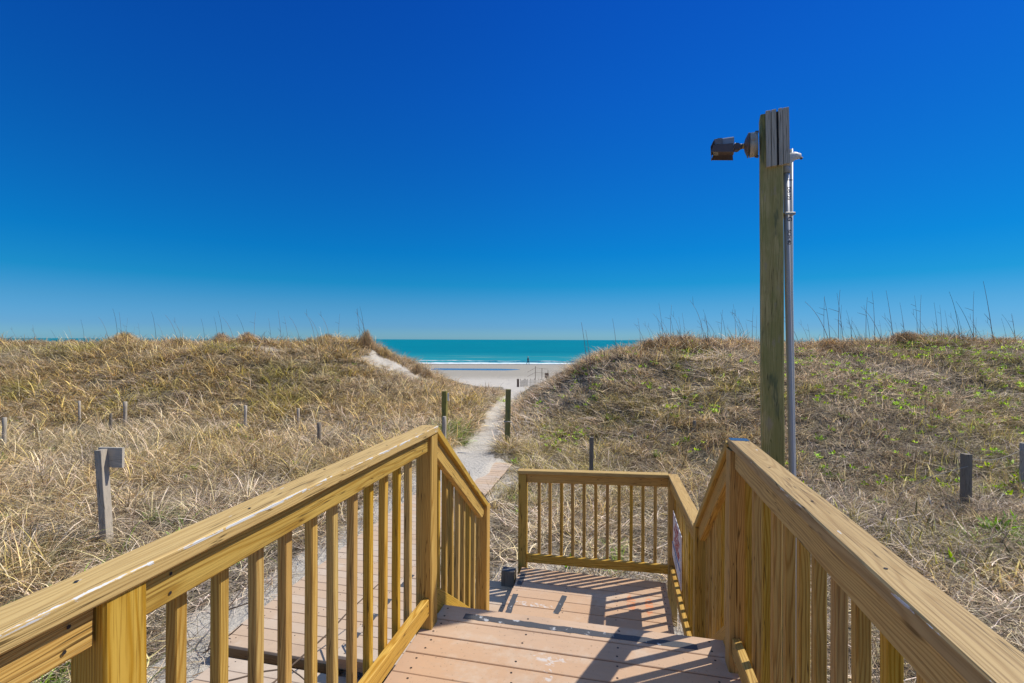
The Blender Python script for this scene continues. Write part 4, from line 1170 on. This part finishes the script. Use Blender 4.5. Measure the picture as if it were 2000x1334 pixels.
# --- right dune
x, y, g = sample(15, -.6, 30, 5.5, 22.0, 3); bare = sand_patch(x, y); u, v = w2d(x, y)
ok = clear(x, y) & (x > np.interp(y, PY, PX)-.2) & (g.random(len(x)) > bare*1.1) & (g.random(len(x)) > (1-sm(np.maximum(np.abs(u-.4)-2.6, v-7.2), 0, 1.2))*.93); x, y = x[ok], y[ok]
n1 = vnoise(x, y, 2.2, 101); n2 = vnoise(x, y, .8, 102)
low = (1-sm(x-.35*(y-9), 3.0, 6.5))*(1-sm(y, 14, 17.5))   # tall straw at the foot of the slope near the path
crest = sm(y, 17.4, 18.6)
tall = (g.random(len(x)) < np.maximum(low*.9, crest*.95)) 
col = lerpc(STRAW*.95, OLIVE, np.clip(sm(n1, .45, .75)*.55, 0, 1)); col = np.where(crest[:, None] > .5, BROWN*1.25*(.7+.6*n2[:, None]), col)
put('tuft', x[tall], y[tall], g, .62+.25*n2[tall], col[tall])
sh = ~tall
colS = lerpc(GREY, STRAW*.9, n2); colS = np.where((n1 > .66)[:, None], OLIVE*1.1, colS)
put('short', x[sh], y[sh], g, 1.0+.3*n2[sh], colS[sh])
x, y, g = sample(17, -.6, 30, 2.0, 22.5, 4); bare = sand_patch(x, y)
ok = clear(x, y) & (x > np.interp(y, PY, PX)-.15) & (g.random(len(x)) > bare*.95); x, y = x[ok], y[ok]
n1 = vnoise(x, y, 1.3, 105); n2 = vnoise(x, y, 3.0, 106)
cc = lerpc(GREY*1.12, STRAW*.85, np.clip(n1*.7, 0, 1)); cc = cc*(1-.25*sm(n2, .5, .8))[:, None]
put('mat', x, y, g, 1.0, cc, .14)
# scattered arching tufts over the near right ground
x, y, g = sample(3.2, .3, 18, 2.0, 9.5, 5); ok = clear(x, y) & (sand_patch(x, y) < .5) & (vnoise(x, y, 1.4, 111) > .52); x, y = x[ok], y[ok]
put('tuft', x, y, g, .55, lerpc(STRAW*.9, PALE, g.random(len(x))))
# extra litter in the sandy strip beyond the landing and beside the boardwalk
x, y, g = sample(9, -7, 4, 2.0, 11, 6); ok = clear(x, y) & (path_d(x, y) > .1); x, y = x[ok], y[ok]
put('mat', x, y, g, .75, lerpc(BROWN*.7, GREY*.95, g.random(len(x))), .08)
x, y, g = sample(6, -9, -2, 22, 26, 61); ok = sand_patch(x, y) > .3; put('mat', x[ok], y[ok], g, .55, lerpc(BROWN*.7, GREY*.8, g.random(ok.sum())), .08)
x, y, g = sample(6.0, -9, -3, 22.5, 26, 66); ok = (sand_patch(x, y) > .3) & (vnoise(x, y, .8, 67) > .5); put('tuft', x[ok], y[ok], g, .4, np.tile(STRAW*.8, (ok.sum(), 1)))
x, y, g = sample(2.0, -9, -2.2, 1.5, 8, 7); ok = clear(x, y) & (sand_patch(x, y) < .6); x, y = x[ok], y[ok]
put('tuft', x, y, g, .70, lerpc(PALE*.95, DGREEN*1.5, (g.random(len(x)) < .22)*1.0), .1)
x, y, g = sample(7, -4, 2, 7.5, 30, 68); pd = path_d(x, y); ok = (pd < .35) & (g.random(len(x)) < .25+.9*pd)
put('mat', x[ok], y[ok], g, .45, lerpc(BROWN*.7, GREY*.9, g.random(ok.sum())), .08)
x, y, g = sample(16, -4, 2, 9, 30, 69); pd = path_d(x, y); ok = (pd > .02) & (pd < .4) & (vnoise(x, y, .6, 70) > .42)
put('tuft', x[ok], y[ok], g, .42, lerpc(STRAW, OLIVE, g.random(ok.sum())))
for (cx, cy, rx, ry, n, cl, sc) in ((-.05, 12.15, .35, .25, 26, STRAW*.85, .85), (.3, 11.8, .4, .3, 14, OLIVE, .7), (4.85, 11.5, .4, .2, 12, STRAW*.85, .7), (7.85, 8.1, .35, .15, 10, GREY*.85, .6), (-6.05, 6.5, .4, .2, 10, STRAW*.9, .6)):
    g = np.random.default_rng(int(cy*100)); x = g.normal(cx, rx*.5, n); y = g.normal(cy, ry*.5, n)
    put('tuft', x, y, g, sc, np.tile(cl, (n, 1)))
x, y, g = sample(10, 3.5, 28, 16.6, 18.6, 72); k_ = vnoise(x, y, 1.3, 73) > .60; x, y = x[k_], y[k_]
put('tuft', x, y, g, .95, lerpc(BROWN*.6, BROWN*1.1, g.random(len(x))), .35)
# green grass blades at lower left and by the path post
for (cx, cy, rx, ry, n, cl, sc) in ((-6.0, 5.9, .7, .5, 7, DGREEN*1.35, .7), (-6.4, 5.7, .6, .4, 4, DGREEN*1.2, .6), (-6.2, 5.7, .9, .6, 30, STRAW*1.05, .95), (-3.75, 3.7, .55, .45, 12, DGREEN*1.2, .75), (-3.2, 3.0, .4, .4, 6, GREEN*.8, .7), (-1.9, 15.2, .55, 1.4, 46, DGREEN*1.15, .75), (-1.45, 13.8, .3, .5, 14, DGREEN*1.3, .6), (7.0, 7.0, .7, .45, 18, GREEN, .40), (7.9, 7.2, .5, .4, 12, GREEN, .45), (1.2, 6.3, .3, .3, 4, GREEN*.8, .45), (.4, 8.6, .4, .3, 7, GREEN, .4), (-.4, 24.2, .5, .7, 8, LIME*.8, .6)):
    g = np.random.default_rng(int(abs(cx*100)+cy*10)); x = g.normal(cx, rx*.5, n); y = g.normal(cy, ry*.5, n)
    put('tuft', x, y, g, sc, np.tile(cl, (n, 1)))
# seed stalks leaning in the left field
x, y, g = sample(.50, -36, -1.5, 8, 25, 8); ok = clear(x, y) & (sand_patch(x, y) < .3); x, y = x[ok], y[ok]
put('stalk', x, y, g, 1.0, np.tile(PALE*1.1, (len(x), 1)), .10)
x, y, g = sample(.12, 1, 22, 7, 16, 9); ok = clear(x, y); x, y = x[ok], y[ok]
put('stalk', x, y, g, .7, np.tile(GREY*1.1, (len(x), 1)), .35)
# little back slope of the crests
props(gn_scatter('dune_grass', np.concatenate(P_), np.concatenate(R_), np.concatenate(S_), np.concatenate(I_), np.concatenate(K_), 'dry straw coloured grass and tangled dead stems over both dunes', 'grass'))
NV = sum(len(q) for q in P_)
# green ground cover
P_ = []; R_ = []; S_ = []; I_ = []; K_ = []
x, y, g = sample(17, .8, 27, 8.5, 18.4, 12); ok = clear(x, y)
cl = vnoise(x, y, .55, 121)*.6+vnoise(x, y, 2.4, 122)*.42+.08; hi = sm(y, 10.5, 13.0)
ok &= (cl > .66-.07*hi) & (g.random(len(x)) < .25+.75*hi); x, y = x[ok], y[ok]
put('leaf', x, y, g, .62, lerpc(GREEN*1.3, LIME*1.15, g.random(len(x))), .3, .16)
x, y, g = sample(1.1, -20, 12, 3, 24, 13); ok = clear(x, y) & (vnoise(x, y, .6, 123) > .72) & (sand_patch(x, y) < .8); x, y = x[ok], y[ok]
put('leaf', x, y, g, 1.0, np.tile(GREEN*1.1, (len(x), 1)), .3, .08)
gn_scatter('ground_cover', np.concatenate(P_), np.concatenate(R_), np.concatenate(S_), np.concatenate(I_), np.concatenate(K_), 'small bright green leaves sprouting through the dead stems', 'ground cover')
print('scattered', NV, sum(len(q) for q in P_))

# plants that stand out, each a thing
M['tus'] = veg_mat('brown_tussock', .3, False, (.50, .35, .19)); M['gp'] = veg_mat('bright_leaves', .4, False, (.24, .42, .03)); M['stem'] = veg_mat('dry_stems', .10, False, (.12, .085, .07), .7)
M['straw'] = veg_mat('straw_tussock', .3, False, (.58, .43, .21))
def dome(seed, n, r, h):
    """a rounded tussock: blades rise, spread and hang back down"""
    rr = random.Random(seed); V = []; Fc = []; A = []
    for i in range(n):
        az = rr.uniform(0, 2*math.pi); sp = r*math.sqrt(rr.uniform(.02, 1)); hh = h*rr.uniform(.55, 1.0)*math.sqrt(max(.1, 1-(sp/r)**2*.75))
        pts = [Vector((.3*sp*math.cos(az), .3*sp*math.sin(az), 0)), Vector((.5*sp*math.cos(az), .5*sp*math.sin(az), hh*.7)), Vector((.85*sp*math.cos(az+.1), .85*sp*math.sin(az+.1), hh)), Vector((1.1*sp*math.cos(az+.25), 1.1*sp*math.sin(az+.25), hh*.75)), Vector((1.2*sp*math.cos(az+.4), 1.2*sp*math.sin(az+.4), hh*.30))]
        side = Vector((-math.sin(az), math.cos(az), rr.uniform(-.4, .4))).normalized(); bl = rr.random(); k = len(V)
        for j, p in enumerate(pts):
            w = .010*(1-.15*j); j_ = Vector((rr.gauss(0, .02), rr.gauss(0, .02), rr.gauss(0, .02)))
            V += [p+j_-side*w/2, p+j_+side*w/2]; A += [bl, bl]
        for j in range(4): a = k+2*j; Fc.append((a, a+1, a+3, a+2))
    return V, Fc, A
def plant(name, parts, mat, x, y, label, cat, group=None, s=1.0, rotz=0.0, zo=0.0):
    me = src(name, parts, mat) if not isinstance(parts, bpy.types.Mesh) else parts
    o = bpy.data.objects.new(name, me); C.objects.link(o)
    o.matrix_basis = Matrix.Translation((x, y, tz(x, y)+zo)) @ Matrix.Rotation(rotz, 4, 'Z') @ Matrix.Diagonal((s, s, s, 1))
    return props(o, label, cat, group)
GT = 'rounded grass tussocks on the dune crests'
for (px, Y, r, h, lab, mt) in ((715, 25.5, .44, .98, 'tall rounded brown tussock standing alone against the sea at the end of the left crest', 'tus'),
        (750, 25.6, .36, .55, 'low straw tussock just right of the tall rounded one', 'straw'),
        (815, 25.0, .28, .50, 'small brown tussock left of a pair low on the bare sand slope', 'tus'),
        (835, 25.0, .33, .52, 'wider brown tussock right of a pair low on the bare sand slope', 'tus'),
        (640, 25.3, .60, .55, 'broad golden tussock at the edge of the left crest before the gap', 'straw'),
        (604, 25.4, .42, .62, 'upright golden tussock left of the broad one on the left crest', 'straw'),
        (483, 25.2, .50, .62, 'ragged brown tussock above the dark hollow of the left crest', 'tus'),
        (433, 25.2, .50, .72, 'tall ragged brown tussock highest on the middle of the left crest', 'tus'),
        (352, 25.4, .45, .58, 'smaller pale tussock on the left crest with stems above it', 'straw'),
        (243, 25.4, .62, .66, 'straw tussock on the left crest below the densest reddish stems', 'straw'),
        (140, 25.4, .45, .50, 'low brown tussock nearest the left end of the left crest', 'tus'),
        (1268, 17.8, .35, .40, 'brown tussock at the top of the right dune left of the pole', 'tus'),
        (1395, 18.0, .5, .42, 'wide brown tussock on the right crest just left of the pole', 'tus'),
        (1622, 17.9, .55, .52, 'large swirled brown tussock on the right crest right of the pole', 'tus'),
        (1770, 18.0, .55, .42, 'brown tussock on the right crest above the bright green plant', 'tus'),
        (1960, 18.0, .7, .42, 'wide brown tussock at the right end of the right crest', 'tus')):
    h = h*1.05+.04
    plant('grass_tussock', [dome(int(px), int(520*(r/.45)), r*1.1, h)], M[mt], (px-1000)/F*Y, Y, lab, 'grass tussock', GT)
def stalk_mesh(seed, L, bend):
    r = random.Random(seed); B = MB(); p = Vector((0, 0, -.05)); d = Vector((-.06-.5*bend*r.random(), r.uniform(-.06, .06), 1)).normalized(); pts = [p.copy()]; rad = [.0054]
    for i in range(9):
        p = p+d*L/9; pts.append(p.copy()); rad.append(.0054*(1-.08*i)); d = (d+Vector((-bend*.09*(i/4), 0, -bend*.03*i/4))).normalized()
    B.tube(pts, rad, 4, cap=False)
    for k in range(r.randint(0, 1)):
        q = pts[r.randint(4, 8)]; dd = Vector((r.uniform(-.5, .5), 0, r.uniform(.1, .5))).normalized(); B.tube([q, q+dd*r.uniform(.06, .22)], [.004, .002], 3, cap=False)
    me = bpy.data.meshes.new('sea_oat_stalk'); me.from_pydata([tuple(v) for v in B.v], [], B.f); me.materials.append(M['stem'])
    at = me.attributes.new('bl', 'FLOAT', 'POINT'); at.data.foreach_set('value', [r.random()]*len(B.v)); me.update(); return me
tall_m = [stalk_mesh(i, 1.0, b_) for i, b_ in enumerate((.1, .35, .6, .9, .2, .75, -.15))]
rs = random.Random(5)
def stalk(px, Y, ptop, lab, grp, m=None):
    x = (px-1000)/F*Y; g = tz(x, Y); h = (664-ptop)/F*Y-g
    o = bpy.data.objects.new('sea_oat_stalk', m or rs.choice(tall_m)); C.objects.link(o)
    o.matrix_basis = Matrix.Translation((x, Y, g)) @ Matrix.Rotation(rs.uniform(-.3, .3), 4, 'Z') @ Matrix.Diagonal((h, h, h*1.02, 1))
    props(o, lab, 'sea oat stalk', grp)
GR = 'dry stalks rising above the right crest'
LR = 'thin dry stalk rising above the brown grass of the right dune crest'
for px, pt in ((1600, 572), (1612, 575), (1618, 570), (1630, 560), (1640, 566), (1634, 590), (1658, 600), (1682, 575), (1690, 590), (1700, 562), (1718, 582), (1736, 560), (1762, 585), (1781, 572), (1789, 570), (1790, 600), (1826, 585), (1830, 590), (1846, 600), (1866, 561), (1868, 605), (1893, 562), (1900, 570), (1935, 540), (1958, 615), (1982, 598), (1812, 630), (1745, 625), (1668, 620), (1915, 620)):
    stalk(px+10+rs.uniform(-2, 2), 17.9+rs.uniform(-.4, .4), pt, LR, GR)
for px, pt in ((1290, 588), (1302, 592), (1284, 612), (1310, 612), (1325, 616), (1333, 608), (1370, 575), (1378, 600), (1385, 614), (1400, 612), (1412, 606), (1430, 590), (1441, 600), (1452, 600), (1462, 596), (1470, 612), (1256, 622), (1245, 618), (1275, 628), (1345, 630), (1560, 600), (1575, 620)):
    stalk(px+8, 17.8+rs.uniform(-.4, .4), pt, LR, GR)
for px, pt in ((1205, 618), (1150, 624), (1156, 640), (1140, 700)):
    stalk(px+3, 16.8 if px > 1190 else 16.0, pt, 'thin dry stalk rising against the sea left of the right dune top', 'dry stalks left of the right dune top', tall_m[0])
for i in range(46):
    px = rs.choice((rs.uniform(1245, 1475), rs.uniform(1560, 1995))); stalk(px, 17.9+rs.uniform(-.5, .5), rs.uniform(600, 645), LR, GR)
GL = 'faint dry stalks rising above the left crest'
for px, pt in ((225, 602), (233, 610), (240, 622), (247, 628), (255, 640), (210, 612), (160, 625), (300, 608), (318, 625), (346, 606), (352, 620), (360, 634), (430, 606), (455, 612), (478, 606), (490, 610), (545, 605), (558, 618), (586, 608), (612, 602), (622, 612), (640, 606), (655, 612), (700, 602), (707, 596), (714, 600), (720, 624), (420, 618), (395, 622), (110, 640), (30, 640), (64, 636), (72, 642), (270, 632), (525, 622)):
    stalk(px+6, 25.4+rs.uniform(-.3, .3), pt, 'thin dry stalk rising above the grass of the left dune crest', GL)
leafy = lambda s, n=26, L=.20: [blades(n, s, .10, L*.5, L*1.2, .045, .7, .4, seg=4, wind=(0, 0), leaf=True)]
for (px, Y, s, lab) in ((1778, 17.4, 1.7, 'bright green leafy plant below the right crest, the greenest in the dune'),
        (1194, 13.2, 1.2, 'bright green tuft in the straw above the far railing'),
        (1322, 15.4, 1.2, 'leafy green plant in the dark hollow midway up the right dune'),
        (1284, 11.0, 1.1, 'dark green plant low on the right slope above the landing corner'),
        (1632, 9.8, 1.1, 'star shaped green plant just beyond the upper right handrail'),
        (1945, 7.4, 1.3, 'large bright green weed near the right edge of the picture'),
        (1985, 7.7, 1.2, 'green weed touching the right edge of the picture'),
        (298, 7.6, .8, 'small green plant right of the leaning grey post'),
        (353, 6.9, .9, 'yellowish green plant just above the left handrail'),
        (1012, 7.9, .8, 'green weed beside the sand at the end of the boardwalk'),
        (1002, 8.6, .7, 'smaller green weed behind the one at the end of the boardwalk'),
        (1096, 14.5, .0, '')):
    if s: plant('leafy_plant', leafy(int(px)), M['gp'], (px-1000)/F*Y, Y, lab, 'plant', None, s*.9, 0, .05)

# dead vines over the walkway
M['vine'] = flat_mat('dead_vine', (.16, .11, .075), .9)
def vine(name, label, pts, r):
    B = MB()
    for line in pts:
        P = [d2w(u, v, z) for u, v, z in line]; q = []
        for i in range(len(P)-1):
            for t in (0, .33, .66): q.append(P[i].lerp(P[i+1], t)+Vector((random.gauss(0, .008), random.gauss(0, .008), abs(random.gauss(0, .008)))))
        q.append(P[-1]); B.tube(q, [r*(1-.5*i/len(q)) for i in range(len(q))], 5)
    return props(B.build(name, M['vine']), label, 'dead vine')
vine('dead_vine', 'dead brown vine sprawling over the lower boardwalk, seen between the left balusters',
     [[(-3.6, 2.9, -2.78), (-3.1, 3.2, -2.70), (-2.6, 3.45, -2.66), (-2.2, 3.3, -2.70), (-2.0, 2.9, -2.76)], [(-2.6, 3.45, -2.66), (-2.35, 3.9, -2.45), (-2.2, 4.3, -2.30)], [(-3.1, 3.2, -2.70), (-2.9, 2.8, -2.76), (-2.4, 2.4, -2.78)], [(-2.6, 3.45, -2.66), (-2.75, 3.0, -2.74), (-2.6, 2.5, -2.78)], [(-2.35, 3.9, -2.45), (-2.1, 3.6, -2.5), (-2.0, 3.3, -2.7)]], .008)
vine('dead_vine', 'dead twiggy stem rising left of the boardwalk, seen between the left balusters',
     [[(-3.65, 3.7, -2.85), (-3.6, 3.9, -2.55), (-3.5, 4.3, -2.25)], [(-3.6, 3.9, -2.55), (-3.3, 3.9, -2.45)], [(-3.65, 3.7, -2.85), (-3.35, 3.8, -2.6)]], .008)
vine('dead_vine', 'knobbly upright dead stem at the far end of the boardwalk beside the sand path',
     [[(-2.25, 7.4, -2.88), (-2.3, 7.4, -2.5), (-2.35, 7.45, -2.1)], [(-2.3, 7.4, -2.45), (-2.1, 7.35, -2.4), (-1.9, 7.3, -2.6)]], .010)

def nest(thing_, part, subs):
    ps = [c_ for c_ in thing_.children if c_.name.split('.')[0] == part]
    for c_ in list(thing_.children):
        if c_.name.split('.')[0] in subs:
            mb = c_.matrix_basis.copy(); c_.parent = ps[0]; c_.matrix_parent_inverse = Matrix.Identity(4); c_.matrix_basis = ps[0].matrix_basis.inverted() @ mb
nest(sg, 'panel', ('lettering', 'border')); nest(sg, 'lower_panel', ('small_lettering', 'blue_line'))
nest(fl, 'junction_box', ('box_cover', 'box_plug', 'mounting_lug')); nest(fl, 'lamp_body', ('hood', 'lens', 'housing_box'))
nest(pt_, 'conduit', ('conduit_collar', 'clamp', 'printed_marking')); nest(pt_, 'weather_head', ('wire_end',))

# ------------------------------------------------------------------ light, sky, camera
sd = Vector((d2w(.70, .42)).to_tuple()[:2]+(1.0,)).normalized()
L = bpy.data.lights.new('sun', 'SUN'); L.energy = 4.2; L.angle = R(.55); L.color = (1.0, .95, .87)
so = bpy.data.objects.new('sun', L); C.objects.link(so); so.rotation_euler = sd.to_track_quat('Z', 'Y').to_euler(); so.location = (20, 10, 30)
w = bpy.data.worlds.new('World'); bpy.context.scene.world = w; w.use_nodes = True
nt = w.node_tree; nt.nodes.clear(); b = NB(nt)
sky = b.n('ShaderNodeTexSky'); sky.sky_type = 'NISHITA'; sky.sun_disc = False
sky.sun_elevation = math.asin(sd.z); sky.sun_rotation = math.atan2(sd.x, sd.y); sky.air_density = 1.0; sky.dust_density = .2; sky.ozone_density = 3.0
bg = b.n('ShaderNodeBackground'); bg.inputs[1].default_value = .15
wo = b.n('ShaderNodeOutputWorld')

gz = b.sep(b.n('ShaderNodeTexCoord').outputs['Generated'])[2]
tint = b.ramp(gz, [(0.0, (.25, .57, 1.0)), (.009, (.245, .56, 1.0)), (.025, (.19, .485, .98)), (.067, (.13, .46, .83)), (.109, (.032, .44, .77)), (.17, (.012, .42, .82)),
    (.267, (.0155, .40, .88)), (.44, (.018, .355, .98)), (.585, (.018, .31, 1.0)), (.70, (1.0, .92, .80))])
up = b.math('MULTIPLY_ADD', b.sstep(gz, .585, .70), .70, .695)  # unseen sky above the frame, brightened and warmed to lift the shadows
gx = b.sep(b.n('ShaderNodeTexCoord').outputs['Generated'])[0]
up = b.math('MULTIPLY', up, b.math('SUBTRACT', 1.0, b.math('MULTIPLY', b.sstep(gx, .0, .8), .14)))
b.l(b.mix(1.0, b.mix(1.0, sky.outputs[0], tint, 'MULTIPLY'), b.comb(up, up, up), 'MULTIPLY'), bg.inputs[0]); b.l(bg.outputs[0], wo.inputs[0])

sc = bpy.context.scene
cam = bpy.data.cameras.new('camera'); co = bpy.data.objects.new('camera', cam); C.objects.link(co); sc.camera = co
cam.sensor_width = 36; cam.lens = F/2000*36; cam.clip_end = 60000; cam.clip_start = .02
cam.shift_y = -(667-663.4)/2000*1.0
co.matrix_world = Matrix.Rotation(R(90), 4, 'X') @ Matrix.Rotation(R(.2), 4, 'Z')
sc.view_settings.view_transform = 'Standard'; sc.view_settings.look = 'None'; sc.view_settings.gamma = 1; sc.view_settings.exposure = 0.20
sc.cycles.max_bounces = 6; sc.cycles.transparent_max_bounces = 8
